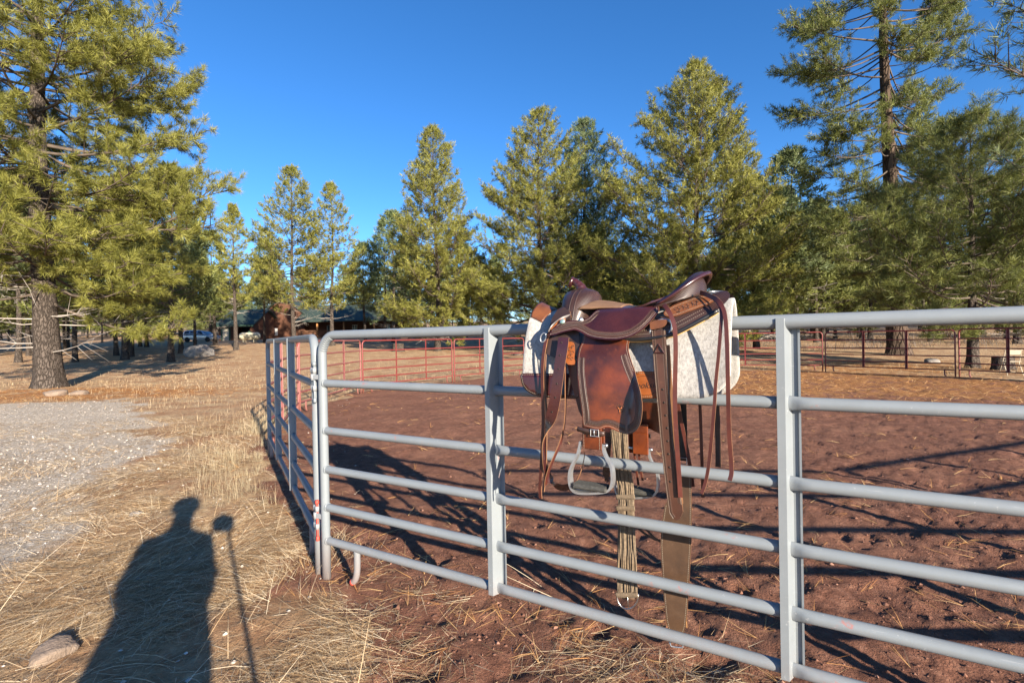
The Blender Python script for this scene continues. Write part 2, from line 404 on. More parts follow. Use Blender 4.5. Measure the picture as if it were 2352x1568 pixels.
def ground_mat():
    m, nt, b = newmat('ground'); co = coords(nt)
    n1 = noise(nt, co, 1.3, 6, .65); n2 = noise(nt, co, 14, 5, .7); n3 = noise(nt, co, 90, 4, .7); n4 = noise(nt, co, 4.0, 5, .6)
    dirt = ramp(nt, n2, [(.28, (.110, .048, .031)), (.50, (.25, .113, .073)), (.75, (.40, .212, .142))])
    dirt = mixc(nt, ramp(nt, n4, [(.35, (0, 0, 0)), (.7, (.75, .75, .75))]), dirt, (.18, .083, .055))
    dirt = mixc(nt, ramp(nt, n1, [(.48, (0, 0, 0)), (.66, (.55, .55, .55))]), dirt, (.33, .165, .105)); speck = ramp(nt, n3, [(.70, (0, 0, 0)), (.78, (1, 1, 1))]); dirt = mixc(nt, math_(nt, 'MULTIPLY', speck, .5), dirt, (.42, .27, .18))
    straw = ramp(nt, n2, [(.25, (.25, .155, .085)), (.5, (.48, .33, .19)), (.75, (.68, .53, .34))])
    straw = mixc(nt, ramp(nt, n1, [(.40, (0, 0, 0)), (.62, (1, 1, 1))]), straw, (.34, .185, .10))
    vo = nt.nodes.new('ShaderNodeTexVoronoi'); vo.inputs['Scale'].default_value = 42; ln(nt, co, vo.inputs['Vector'])
    bw = nt.nodes.new('ShaderNodeRGBToBW'); ln(nt, vo.outputs['Color'], bw.inputs[0]); grav = mixc(nt, .75, ramp(nt, n3, [(.3, (.40, .335, .265)), (.7, (.62, .54, .45))]), bw.outputs[0], 'SOFT_LIGHT')
    grav = mixc(nt, ramp(nt, n2, [(.5, (0, 0, 0)), (.66, (.8, .8, .8))]), grav, (.40, .28, .16))
    lit = ramp(nt, n3, [(.3, (.20, .085, .035)), (.55, (.40, .19, .075)), (.75, (.58, .32, .14))])
    # ragged borders between the zones
    def soft(a, k=.5): return ramp(nt, math_(nt, 'ADD', a, math_(nt, 'MULTIPLY', math_(nt, 'SUBTRACT', n2, .5), k)), [(.35, (0, 0, 0)), (.65, (1, 1, 1))])
    c = mixc(nt, soft(attr(nt, 'gravel')), straw, grav); c = mixc(nt, soft(attr(nt, 'dirt')), c, dirt)
    c = mixc(nt, soft(attr(nt, 'litter'), 1.0), c, lit)
    ln(nt, c, b.inputs['Base Color']); b.inputs['Roughness'].default_value = .95; b.inputs['Specular IOR Level'].default_value = .15
    n5 = noise(nt, co, 38, 5, .75); h = math_(nt, 'ADD', math_(nt, 'ADD', math_(nt, 'MULTIPLY', n2, .4), math_(nt, 'MULTIPLY', n3, .4)), math_(nt, 'MULTIPLY', n5, .55)); bump(nt, b, h, 1.0, .06)
ground_mat()
struct(link('ground', gm, 'ground'))

# ================================================================== steel corral panels
RZ = [1.494, 1.198, .906, .666, .431, .224]
def pipe_rings(mb, x0, x1, z, r, pins=(), pw=.035, step=.22, n=12, sag=0.0, endpinch=True):
    xs = set(np.arange(x0, x1, step)) | {x0, x1}
    for p in pins:
        for d in (-2.4, -1.5, -.9, -.4, 0, .4, .9, 1.5, 2.4): xs.add(p+d*pw)
    if endpinch:
        for d in (.01, .025, .05): xs.add(x0+d); xs.add(x1-d)
    xs = sorted(x for x in xs if x0 <= x <= x1); V = []; F = []
    for x in xs:
        q = max([math.exp(-((x-p)/pw)**2) for p in pins] + [0]); e = 0
        ry = r*(1-.62*q); rz = r*(1+.16*q); zz = z - sag*math.sin(math.pi*(x-x0)/(x1-x0))
        for k in range(n): a = 2*math.pi*k/n; V.append((x, ry*math.sin(a), zz+rz*math.cos(a)))
    for i in range(len(xs)-1):
        for k in range(n): F.append((i*n+k, i*n+(k+1) % n, (i+1)*n+(k+1) % n, (i+1)*n+k))
    return mb.add(V, F, 0, True)
def channel(mb, x, z0, z1, w=.074, t=.0028, dep=.030, peak=True):
    P = [(-.50, .15), (-.50, 1.0), (-.20, 1.0), (.10, -.86), (.40, -.86), (.43, -.60), (.50, -.60)]
    P = [(x+p*w, -q*dep) for p, q in P]                       # local y is away from the viewer
    G = []
    zs = [z0, z0+.01] + list(np.linspace(z0+.05, z1-.05, 8)) + [z1-.012, z1]
    for z in zs:
        row = []
        for px, py in P: row.append((px, py, z))
        G.append(row)
    A = np.array(G); m, n, _ = A.shape
    # flat-shaded sheet with thickness
    N = np.zeros((n, 2))
    for j in range(n):
        a = A[0, max(j-1, 0), :2]; b = A[0, min(j+1, n-1), :2]; d = b-a; N[j] = (d[1], -d[0])/np.hypot(*d)
    B = A.copy(); B[:, :, :2] += N[None]*t; K = m*n; F = []
    for i in range(m-1):
        for j in range(n-1): F.append((i*n+j, i*n+j+1, (i+1)*n+j+1, (i+1)*n+j)); F.append((K+i*n+j, K+(i+1)*n+j, K+(i+1)*n+j+1, K+i*n+j+1))
        F.append((i*n, (i+1)*n, K+(i+1)*n, K+i*n)); F.append((i*n+n-1, K+i*n+n-1, K+(i+1)*n+n-1, (i+1)*n+n-1))
    for j in range(n-1): F.append((j, K+j, K+j+1, j+1)); o = (m-1)*n; F.append((o+j, o+j+1, K+o+j+1, K+o+j))
    return mb.add(np.vstack([A.reshape(-1, 3), B.reshape(-1, 3)]), F, 0, False)
def panel(A, B, label, paint_, rail_paint, r=.0265, rr=.0232, fine=True, ups=2, group='steel rail panels of the round pen', name='corral_panel', wrink=True, zoff=0.0, gap=.052):
    A = Vector((*A[:2], 0)); B = Vector((*B[:2], 0)); d = (B-A); L = d.length; d.normalize()
    ang = math.atan2(d.y, d.x); nseg = 14 if fine else 8
    z = (hz(A.x, A.y)+hz(B.x, B.y))/2 if A.y > 5 else 0.0
    root = thing(name, label, 'fence panel', (A.x, A.y, z+zoff), ang, group); x0 = gap; x1 = L-gap; rb = .115
    # outer frame: posts and top rail, one bent pipe
    pts = [(x0, 0, -.03), (x0, 0, .3), (x0, 0, .7), (x0, 0, 1.1), (x0, 0, RZ[0]-rb-.02)]
    nb = 30 if fine else 7
    for i in range(nb+1): a = math.pi-(math.pi/2)*i/nb; pts.append((x0+rb+rb*math.cos(a), 0, RZ[0]-rb+rb*math.sin(a)))
    xs = np.linspace(x0+rb+.1, x1-rb-.1, 9); pts += [(x, 0, RZ[0]) for x in xs]
    for i in range(nb+1): a = math.pi/2-(math.pi/2)*i/nb; pts.append((x1-rb+rb*math.cos(a), 0, RZ[0]-rb+rb*math.sin(a)))
    pts += [(x1, 0, RZ[0]-rb-.02), (x1, 0, 1.1), (x1, 0, .7), (x1, 0, .3), (x1, 0, -.03)]
    mb = MB()
    def rf(i, a):
        if not (fine and wrink): return 1.0
        j = i-5 if i < len(pts)/2 else len(pts)-1-i-5
        if 0 <= j <= nb:
            q = max(0.0, math.cos(a) if True else 0)
            return 1.0
        return 1.0
    mb.tube(pts, r, nseg, rfun=rf)
    if fine and wrink:                                         # crimped ridges on the inside of each bend
        for sx, cx in ((1, x0+rb), (-1, x1-rb)):
            for i in range(2, 10):
                a = math.pi/2+(math.pi/2)*(i-.5)/10; c = Vector((cx+sx*(rb-r*.72)*math.cos(a), 0, RZ[0]-rb+(rb-r*.72)*math.sin(a)))
                tn = Vector((sx*math.cos(a), 0, math.sin(a))); path = []
                for q in range(9):
                    b_ = -1.25+2.5*q/8; cc = Vector((cx+sx*rb*math.cos(a), 0, RZ[0]-rb+rb*math.sin(a)))
                    path.append(cc - tn*(r+.0008)*math.cos(b_) + Vector((0, 1, 0))*(r+.0008)*math.sin(b_))
                mb.tube(path, [.0012, .003, .0042, .0048, .005, .0048, .0042, .003, .0012], 6)
    mb.build('frame', paint_, root)
    up = [x0+(x1-x0)*(i+1)/(ups+1) for i in range(ups)]
    if label_is_near(label): up = [1.305, 1.305+1.258]
    for zi in RZ[1:]:
        q = MB(); pipe_rings(q, x0+r*.55, x1-r*.55, zi, rr, up, .03 if fine else .02, n=14 if fine else 8, step=.3 if fine else .9)
        if fine:
            for xw in [x0+r*.92, x1-r*.92]: q.tube([(xw, (rr+.001)*math.sin(t), zi+(rr+.001)*math.cos(t)) for t in np.linspace(0, 2*math.pi, 15)[:-1]], [.0042+.0012*math.sin(k_*2.7) for k_ in range(14)], 6, closed=True)
        q.build('rail', rail_paint, root)
    for x in up:
        q = MB(); channel(q, x, RZ[-1]-rr-.006, RZ[0]+.012, w=.074 if fine else .06)
        q.build('upright', paint_, root)
    for x in (x0+.27, x1-.27):
        q = MB(); pp = cr_path([(x, 0, RZ[-1]-.01), (x, 0, .15), (x-.004, 0, .08), (x-.02, 0, .035), (x-.045, 0, .012)], 4)
        q.tube(pp, .0195, 12 if fine else 7); q.build('foot', paint_, root)
        if fine and A.y < 4:
            q = MB(); q.tube([pp[-3], pp[-2], pp[-1]+Vector((-.004, 0, -.002))], .0200, 12); q.build('foot_tip', 'foot_red', root)
    return root
def label_is_near(l): return 'saddle' in l and 'under' in l
near = panel(NEAR_L, NEAR_R, 'grey pipe corral panel in the foreground, under the saddle', 'grey_paint', 'grey_paint')
leftp = panel(CORN[2], CORN[1], 'shaded grey corral panel seen almost edge on, left of the saddle panel', 'grey_paint', 'grey_paint')
def hinges(root, x, zs_):
    for zc in zs_:
        for dz in (.055, -.055):
            q = MB(); q.lathe([(.0285, -.016), (.0315, -.014), (.0315, .014), (.0285, .016)], 18, Matrix.Translation((x, 0, zc+dz)))
            q.box((x+.034, -.012, zc+dz), (.026, .02, .028), bev=.003); q.tube([(x+.046, -.014, zc+dz-.017), (x+.046, -.014, zc+dz+.017)], .0125, 12)
            q.build('hinge_sleeve', 'pale_paint', root)
        q = MB(); q.tube([(x+.046, -.014, zc-.13), (x+.046, -.014, zc-.11), (x+.046, -.014, zc+.09)], .0075, 8); q.lathe([(.010, 0), (.0125, .004), (.0125, .02), (.008, .026)], 10, Matrix.Translation((x+.046, -.014, zc+.085)))
        q.lathe([(.0095, 0), (.0105, .004), (.0105, .026), (.006, .03)], 10, Matrix.Translation((x+.046, -.014, zc-.145)))
        q.build('hinge_pin', 'grey_paint' if zc > .8 else 'foot_red', root)
LL = (Vector(CORN[1])-Vector(CORN[2])).length
hinges(leftp, LL-.052, (1.235, .37))
for zc in (1.235, .37):
    q = MB(); q.box((.010, -.014, zc), (.07, .016, .03), bev=.003); q.tube([(-.022, -.014, zc-.02), (-.022, -.014, zc+.02)], .0128, 12); q.build('hinge_tongue', 'pale_paint', near)
chips = [(.62, 1.494), (2.9, 1.494), (2.05, .666), (3.1, 1.198), (1.9, .431), (2.2, .224), (.35, .906)]
q = MB()
cr_lab = ['faded red pen panel just beyond the shaded grey panel', 'faded red pen panel seen obliquely, third panel along the left side of the pen', 'red pen panel with pale end posts before the house porch, dry grass behind it',
          'red pen panel far back, half hidden by the first grey upright', 'red pen panel far behind the front half of the saddle', 'red pen panel far behind the rear half of the saddle', 'red pen panel between the saddle blanket and the second grey upright, in the distance',
          'dark red pen panel with bright red uprights in front of the huge pine trunk', 'red pen panel at the right edge with white end post, before the folding chair']
for i, lb in enumerate(cr_lab):
    A = CORN[2+i]; B = CORN[3+i]
    panel(B, A, lb, 'faded_red_paint' if i in (0, 1) else 'red_paint', 'faded_red_paint' if i in (0, 1) else 'red_paint', r=.022, rr=.019, fine=False)
panel(CORN[0], CORN[15], 'grey corral panel past the right edge, known by its rail shadows on the dirt', 'grey_paint', 'grey_paint', fine=False)
panel(CORN[15], CORN[14], 'second corral panel past the right edge, known by its rail shadows on the dirt', 'red_paint', 'red_paint', fine=False)

# ================================================================== saddle pad and western saddle on the top rail
SA, SZ = .66, 1.494                                          # saddle origin on the rail
def LP(a, b, z): return Vector((a-SA, -b, z-SZ))
def solve(pts, bf, conv=c1):
    """outline points as seen from the camera -> (a, z) on the surface b = bf(a, z)"""
    out = []
    for x, y in pts:
        u, v = conv(x, y); b = .2
        for _ in range(24): a, z = az(u, v, b); b = .5*b+.5*bf(a, z)
        out.append((a, z))
    return out
def smooth_poly(pts, n=5, closed=True):
    P = [Vector((p[0], p[1])) for p in pts]; N = len(P); out = []
    for i in range(N if closed else N-1):
        p0, p1, p2, p3 = (P[(i-1) % N], P[i], P[(i+1) % N], P[(i+2) % N]) if closed else (P[max(i-1, 0)], P[i], P[i+1], P[min(i+2, N-1)])
        for k in range(n):
            t = k/n; q = .5*((2*p1)+(p2-p0)*t+(2*p0-5*p1+4*p2-p3)*t*t+(3*p1-p0-3*p2+p3)*t**3); out.append((q.x, q.y))
    if not closed: out.append(tuple(P[-1]))
    return out
def sheet(mb, outline, bf, t, step=.014, mi=0, mi_edge=None, side=1):
    """leather sheet: outline in (a, z), bent to b = bf(a, z), thickness t"""
    arr = np.array(outline); n = len(arr); lo = arr.min(0); hi = arr.max(0)
    gx, gz = np.meshgrid(np.arange(lo[0], hi[0], step), np.arange(lo[1], hi[1], step)); gx = gx.ravel(); gz = gz.ravel()
    sd = poly_sd(gx, gz, arr); keep = sd < -step*.45
    vs_ = [Vector(p) for p in outline] + [Vector((x, z)) for x, z in zip(gx[keep], gz[keep])]
    r = mgeo.delaunay_2d_cdt(vs_, [(i, (i+1) % n) for i in range(n)], [], 1, 1e-5)
    P = [(p.x, p.y) for p in r[0]]; T = [tuple(f) for f in r[2]]; K = len(P)
    V = [LP(a, side*(bf(a, z)+t), z) for a, z in P] + [LP(a, side*bf(a, z), z) for a, z in P]
    F = []; cnt = {}
    for f in T:
        a0 = sum((P[f[i]][0]*P[f[(i+1) % len(f)]][1]-P[f[(i+1) % len(f)]][0]*P[f[i]][1]) for i in range(len(f)))
        if a0 < 0: f = f[::-1]
        if side < 0: f = f[::-1]
        F.append(f); F.append(tuple(K+i for i in f[::-1]))
        for i in range(len(f)): e = (f[i], f[(i+1) % len(f)]); cnt[e] = 1
    mb.add(V, F, mi, True); o = len(mb.v)-len(V)
    for (i, j) in cnt:
        if (j, i) not in cnt:
            mb.f.append((o+j, o+i, o+K+i, o+K+j)); mb.m.append(mi if mi_edge is None else mi_edge); mb.sm.append(False)
    return mb
def inset(outline, d, closed=True):
    """shift a polyline inwards (outline clockwise or not) by d"""
    A = np.array(outline); n = len(A); ar = .5*np.sum(A[:, 0]*np.roll(A[:, 1], -1)-np.roll(A[:, 0], -1)*A[:, 1]); s = 1 if ar > 0 else -1
    if closed: T = np.roll(A, -1, 0)-np.roll(A, 1, 0)
    else: T = np.gradient(A, axis=0)
    T /= np.linalg.norm(T, axis=1, keepdims=True)+1e-9; return A + s*d*np.stack([-T[:, 1], T[:, 0]], 1)
def resample(A, step):
    A = np.array(A); d = np.concatenate([[0], np.cumsum(np.linalg.norm(np.diff(A, axis=0), axis=1))]); n = max(2, int(d[-1]/step))
    t = np.linspace(0, d[-1], n); return np.stack([np.interp(t, d, A[:, i]) for i in range(A.shape[1])], 1)
def band(mb, path, w, bf, lift, side=1, pitch=.013, mi=0):
    """tooled strip following a path in (a, z); UV runs along it"""
    A = resample(path, .005); T = np.gradient(A, axis=0); T /= np.linalg.norm(T, axis=1, keepdims=True); N = np.stack([-T[:, 1], T[:, 0]], 1)
    V = []; F = []; uv = {}; n = len(A)
    for i in range(n):
        for j, s in enumerate((-.5, -.17, .17, .5)):
            a, z = A[i]+N[i]*s*w; V.append(LP(a, side*(bf(a, z)+lift+(.0006 if j in (1, 2) else 0)), z)); uv[len(V)-1] = (i*.005/pitch, j/3)
    for i in range(n-1):
        for j in range(3): F.append((i*4+j, i*4+j+1, (i+1)*4+j+1, (i+1)*4+j))
    return mb.add(V, F, mi, True, uv)
def stitches(mb, path, bf, lift, side=1, gap=.0052, ln_=.0034, w=.0008, mi=0):
    A = resample(path, gap); T = np.gradient(A, axis=0); T /= np.linalg.norm(T, axis=1, keepdims=True)
    for p, t in zip(A, T):
        nn = np.array([-t[1], t[0]]); V = []
        for l, q in ((-.5, -.5), (.5, -.5), (.5, .5), (-.5, .5)):
            a, z = p+t*l*ln_+nn*q*w*2; V.append(LP(a, side*(bf(a, z)+lift), z))
        a, z = p; V.append(LP(a, side*(bf(a, z)+lift+w), z))
        mb.add(V, [(0, 1, 4), (1, 2, 4), (2, 3, 4), (3, 0, 4)], mi, False)
    return mb
def strap(mb, pts, w, t, wdir=(1, 0, 0), n=8, taper=None, mi=0, mi_edge=None):
    """flat leather strap along pts (a,b,z); wdir: width direction(s) in (a,b,z)"""
    P = cr_path([LP(*p) for p in pts], n); m = len(P)
    wd = wdir if isinstance(wdir, list) else [wdir]*len(pts); W = cr_path([Vector((q[0], -q[1], q[2])) for q in wd], n)
    V = []; F = []
    for i in range(m):
        tg = (P[min(i+1, m-1)]-P[max(i-1, 0)]).normalized(); x = W[i]-tg*W[i].dot(tg); x.normalize(); y = tg.cross(x)
        ww = (w if not callable(w) else w(i/(m-1)))/2
        for sx, sy in ((-1, -1), (1, -1), (1, 1), (-1, 1)): V.append(P[i]+x*ww*sx+y*t/2*sy)
    o = len(mb.v); mb.add(V, [], mi)
    def ad(q, k, s=True): mb.f.append(tuple(o+i for i in q)); mb.m.append(k); mb.sm.append(s)
    e = mi if mi_edge is None else mi_edge
    for i in range(m-1):
        for k in range(4):
            ad((i*4+k, i*4+(k+1) % 4, (i+1)*4+(k+1) % 4, (i+1)*4+k), mi if k in (0, 2) else e, True)
    ad((3, 2, 1, 0), e, False); ad(tuple((m-1)*4+k for k in range(4)), e, False)
    return mb
def fin(o): return sharp(o, 45)

# ---- pad
SEC = [(0, 0), (.045, -.012), (.085, -.040), (.118, -.085), (.142, -.140), (.160, -.20), (.172, -.26), (.180, -.32), (.186, -.38), (.190, -.44)]
SL = np.concatenate([[0], np.cumsum([math.dist(SEC[i], SEC[i+1]) for i in range(len(SEC)-1)])])
def sec_at(s): return float(np.interp(s, SL, [p[0] for p in SEC])), float(np.interp(s, SL, [p[1] for p in SEC]))
def pad_top(a): return 1.545 + .062*max(0, (.40-a)/.15)**1.3 + .030*max(0, (a-.86)/.22)**1.5
pad = thing('saddle_pad', 'grey felt saddle pad with brown leather corners, draped on the rail under the saddle', 'saddle pad', P1+E1*SA+Vector((0, 0, SZ)), RAILROT)
A0, A1 = .262, 1.082
def pad_slen(a, side):
    zb = 1.222 if side > 0 else 1.19
    L = np.interp(pad_top(a)-zb, [-p[1] for p in SEC], SL); q = 1.0
    for e, rad in ((a-A0, .10), (A1-a, .12)):
        if e < rad: L -= rad*(1-math.sqrt(max(0, 1-((rad-e)/rad)**2)))*.9
    return L
def pad_grid(f0, f1, off=0.0, a0=A0, a1=A1, na=46, ns=26, sides=(1, -1)):
    aa = np.unique(np.concatenate([np.linspace(a0, a1, na), a0+np.array([.001, .003, .006, .010]), a1-np.array([.001, .003, .006, .010])])); G = []
    for a in aa:
        row = []; Lf = pad_slen(a, -1); Ln = pad_slen(a, 1)
        for s in np.linspace(-Lf*f0, Ln*f1, ns*2+1):
            b, dz = sec_at(abs(s)); sg = 1 if s >= 0 else -1
            e = .012*math.sin(a*22+abs(s)*6)*min(1, abs(s)/.2)
            b2, d2 = sec_at(abs(s)+.004); b1, d1 = sec_at(max(0, abs(s)-.004)); tx, tz = b2-b1, d2-d1; tl = math.hypot(tx, tz); ends = min(1.0, min(a-a0, a1-a)/.010); ends = .55+.45*math.sqrt(max(0, ends)); b = b + e*.4 + (.010 + off*ends)*(-tz/tl if abs(s) > 1e-6 else 0); z = pad_top(a)+dz+(.010+off*ends)*(tx/tl)
            row.append(LP(a, sg*b, z))
        G.append(row)
    return G
def shell2(mb, G0, G1, mi=0, me=0):
    A = np.array([[tuple(p) for p in r] for r in G0]); B = np.array([[tuple(p) for p in r] for r in G1]); m, n, _ = A.shape; K = m*n; F = []; E = []
    for i in range(m-1):
        for j in range(n-1): F.append((i*n+j, (i+1)*n+j, (i+1)*n+j+1, i*n+j+1)); F.append((K+i*n+j, K+i*n+j+1, K+(i+1)*n+j+1, K+(i+1)*n+j))
    for i in range(m-1): E.append((i*n, K+i*n, K+(i+1)*n, (i+1)*n)); E.append((i*n+n-1, (i+1)*n+n-1, K+(i+1)*n+n-1, K+i*n+n-1))
    for j in range(n-1): E.append((j, j+1, K+j+1, K+j)); E.append(((m-1)*n+j, K+(m-1)*n+j, K+(m-1)*n+j+1, (m-1)*n+j+1))
    mb.add(np.vstack([A.reshape(-1, 3), B.reshape(-1, 3)]), F+E, mi, True)
    for q in range(len(E)): mb.m[-1-q] = me
    return mb
mb = MB(); shell2(mb, pad_grid(1, 1, -.010), pad_grid(1, 1, .010), 0, 1); felt_o = mb.build('felt_body', ['felt', 'felt_white'], pad)
def pad_b(a, z):
    s = np.interp(pad_top(a)-z, [-p[1] for p in SEC], SL); b, _ = sec_at(s); return b + .0048*math.sin(a*22+s*6)*min(1, s/.2) + .0205
def padpatch(name, pts, mat, t=.003, st=True):
    ol = solve(pts, pad_b); q = MB(); sheet(q, ol, pad_b, t, .016); o = q.build(name, mat, pad)
    if st:
        i = inset(ol, .006); i = np.vstack([i, i[:1]]); q = MB(); stitches(q, i, pad_b, t+.0003, gap=.008, ln_=.005); q.build('stitching', 'thread', o)
    return o
padpatch('wear_leather', smooth_poly([(66, 748), (160, 746), (300, 748), (432, 752), (436, 850), (432, 908), (330, 908), (200, 900), (120, 876), (78, 838), (62, 795)], 3), 'leather_oxblood')
lp = padpatch('brand_patch', [(800, 738), (850, 733), (940, 735), (1000, 738), (1040, 745), (1046, 800), (1046, 905), (960, 908), (850, 910), (800, 908)], 'leather_orange')
def pad_pt(a, s, off):
    b, dz = sec_at(abs(s)); b2, d2 = sec_at(abs(s)+.004); b1, d1 = sec_at(max(0, abs(s)-.004)); tx, tz = b2-b1, d2-d1; tl = math.hypot(tx, tz); e = .0048*math.sin(a*22+abs(s)*6)*min(1, abs(s)/.2)
    return LP(a, b+e+off*(-tz/tl if abs(s) > 1e-6 else 0), pad_top(a)+dz+off*(tx/tl))
mb = MB(); ss = np.linspace(.004, .125, 10); shell2(mb, *[[[pad_pt(lerp(.268, .344-.018*(1-abs(1-2*(s-.004)/.121)**4)*0-.02*(s/.125)**2, t), s, of) for s in ss] for t in np.linspace(0, 1, 9)] for of in (.0205, .0240)]); wp = mb.build('wither_patch', 'leather_brown', pad)
# printed oval with the name in script
def text_mesh(s, size, shear=.3):
    cu = bpy.data.curves.new('lettering', 'FONT'); cu.body = s; cu.size = size; cu.shear = shear; cu.align_x = 'CENTER'; cu.align_y = 'CENTER'; cu.resolution_u = 3
    ob = bpy.data.objects.new('lettering', cu); COL.objects.link(ob); dg = bpy.context.evaluated_depsgraph_get(); me = bpy.data.meshes.new_from_object(ob.evaluated_get(dg))
    bpy.data.objects.remove(ob); bpy.data.curves.remove(cu); return me
tm = text_mesh('Brookside', .032); q = MB(); a_c, z_c = solve([(872, 826)], pad_b)[0]
q.add([LP(a_c+v.co.x, pad_b(a_c+v.co.x, z_c+v.co.y+.06*v.co.x)+.0036, z_c+v.co.y+.06*v.co.x) for v in tm.vertices], [tuple(p.vertices) for p in tm.polygons], 0, False)
ring = []
for i in range(48):
    t = 2*math.pi*i/48; a = a_c+.050*math.cos(t); z = z_c+.036*math.sin(t); ring.append(LP(a, pad_b(a, z)+.0034, z))
q.tube(ring, .0007, 5, closed=True); q.build('lettering', 'ink', lp)

# ---- saddle
sad = thing('western_saddle', 'brown tooled leather western saddle set astride the grey top rail', 'saddle', P1+E1*SA+Vector((0, 0, SZ)), RAILROT)
# body surface the leather lies on (near side), b as a function of height
def body_b(a, z): return float(np.interp(z, [1.20, 1.30, 1.36, 1.42, 1.46, 1.50, 1.54, 1.58, 1.62], [.222, .214, .208, .200, .193, .180, .158, .120, .06]))
def skirt_b(a, z): return body_b(a, z)+.004
def jock_b(a, z):
    return float(np.interp(z, [1.40, 1.44, 1.47, 1.50, 1.53, 1.56, 1.585, 1.61], [.258, .253, .238, .218, .194, .164, .130, .09]))
CRZ = sorted((az(*c1(*p), .262)[1], az(*c1(*p), .262)[0]) for p in ((806, 560), (800, 640), (776, 880), (748, 1146)))
def crease(z): return float(np.interp(z, [q[0] for q in CRZ], [q[1] for q in CRZ]))
def fend_b(a, z):
    return float(np.interp(z, [1.04, 1.10, 1.25, 1.38, 1.46, 1.52], [.262, .257, .244, .224, .198, .178])) + .012*(1-((min(a, crease(z))-.63)/.13)**2) + .95*max(0.0, a-crease(z))
def both(name, pts, bf, t, mat, edge=None, step=.014, smooth=4, parent=sad, conv=c1, near_only=False, label=None):
    ol = solve(pts, bf, conv); ol = smooth_poly(ol, smooth) if smooth else ol; res = []
    for sd in ((1,) if near_only else (1, -1)):
        q = MB(); sheet(q, ol, bf, t, step, 0, 1 if edge else None, sd); o = q.build(name, [mat, edge] if edge else mat, parent); res.append(fin(o))
    return res, ol
# skirts with black binding over a woolskin line
def rear_sk(a, z): return body_b(a, z)+.010
sk, ol = both('skirt', [(1010, 372), (1100, 330), (1200, 285), (1290, 240), (1360, 212), (1412, 208), (1430, 232), (1420, 262), (1350, 330), (1230, 398), (1110, 462), (1040, 490), (900, 515), (760, 520), (640, 500), (640, 420), (800, 400)], rear_sk, .009, 'leather_weave', 'leather_black', .016, 3)
ol_ = resample(np.array(ol[3*8:3*14]), .01)
q = MB(); q.tube([LP(a, rear_sk(a, z)+.003, z-.002) for a, z in ol_], .0085, 8); q.build('binding', 'leather_black', sk[0])
q = MB(); q.tube([LP(a, rear_sk(a, z)-.004, z-.010) for a, z in ol_], .0036, 7); q.build('woolskin_edge', 'felt_line', sk[0])
for d, m_ in ((.016, 'thread'), (.030, 'thread')):
    i = inset(ol, d)[3*8+2:3*14-3]; q = MB(); stitches(q, i, rear_sk, .0095, gap=.007); q.build('stitching', m_, sk[0])
both('front_skirt', [(222, 520), (260, 470), (330, 440), (430, 450), (450, 560), (430, 640), (360, 652), (290, 645), (240, 622), (220, 590)], lambda a, z: body_b(a, z)+.006, .008, 'leather_dark', 'leather_black', .016, 3)
# rear jockey with carved flowers
def rj_b(a, z): return body_b(a, z)+.021
rj, ol = both('rear_jockey', [(1000, 345), (1060, 300), (1140, 268), (1220, 240), (1300, 232), (1345, 250), (1300, 290), (1220, 320), (1130, 355), (1062, 376), (1010, 372)], rj_b, .004, 'leather_brown', 'leather_dark', .013, 3)
i = inset(ol, .007); q = MB(); stitches(q, np.vstack([i, i[:1]]), rj_b, .0044); q.build('stitching', 'thread', rj[0])
q = MB()                                                      # carved scrolls, raised
for (cx, cy, rr_) in ((1080, 328, 20), (1105, 318, 22), (1135, 307, 22), (1165, 297, 22), (1195, 284, 20), (1225, 274, 16), (1092, 345, 10), (1150, 318, 10), (1205, 297, 10)):
    pth = []
    for kk in range(22):
        t = kk/21*4.4*math.pi/2; r = rr_*(.25+.75*kk/21); (a, z), = solve([(cx+r*math.cos(t)*1.15, cy+r*math.sin(t)*.62)], rj_b); pth.append(LP(a, rj_b(a, z)+.0046, z))
    q.tube(pth, .0011, 5)
q.build('carving', 'leather_dark', rj[0])
# fork (swell)
q = MB(); V = []; F = []; nz = 15; na = 32
zk = [1.44, 1.47, 1.50, 1.53, 1.56, 1.59, 1.615, 1.635, 1.650, 1.660, 1.667]; ra = [.045, .058, .066, .072, .076, .079, .080, .077, .068, .050, .026]; rb_ = [.165, .163, .159, .153, .144, .131, .112, .090, .065, .042, .024]; ca = [.462, .463, .464, .465, .466, .467, .467, .467, .467, .466, .465]
for z_, a_, b_, c_ in zip(zk, ra, rb_, ca):
    for k_ in range(na):
        t = 2*math.pi*k_/na; ct, st = math.cos(t), math.sin(t); V.append(LP(c_+a_*math.copysign(abs(ct)**.85, ct), b_*math.copysign(abs(st)**.9, st), z_))
for i in range(len(zk)-1):
    for k_ in range(na): F.append((i*na+k_, i*na+(k_+1) % na, (i+1)*na+(k_+1) % na, (i+1)*na+k_))
F.append(tuple((len(zk)-1)*na+k_ for k_ in range(na))); q.add(V, [f[::-1] for f in F], 0, True); fork = q.build('fork', 'leather_weave', sad)
for off in (-.010, .012):                                     # welts over the fork
    q = MB(); pth = []
    for i in range(len(zk)-1, -1, -1): pth.append(LP(ca[i]+off+.002, rb_[i]*.97+.002, zk[i]))
    q.tube(pth[1:], .0026, 6); q.build('welt', 'leather_dark', fork)
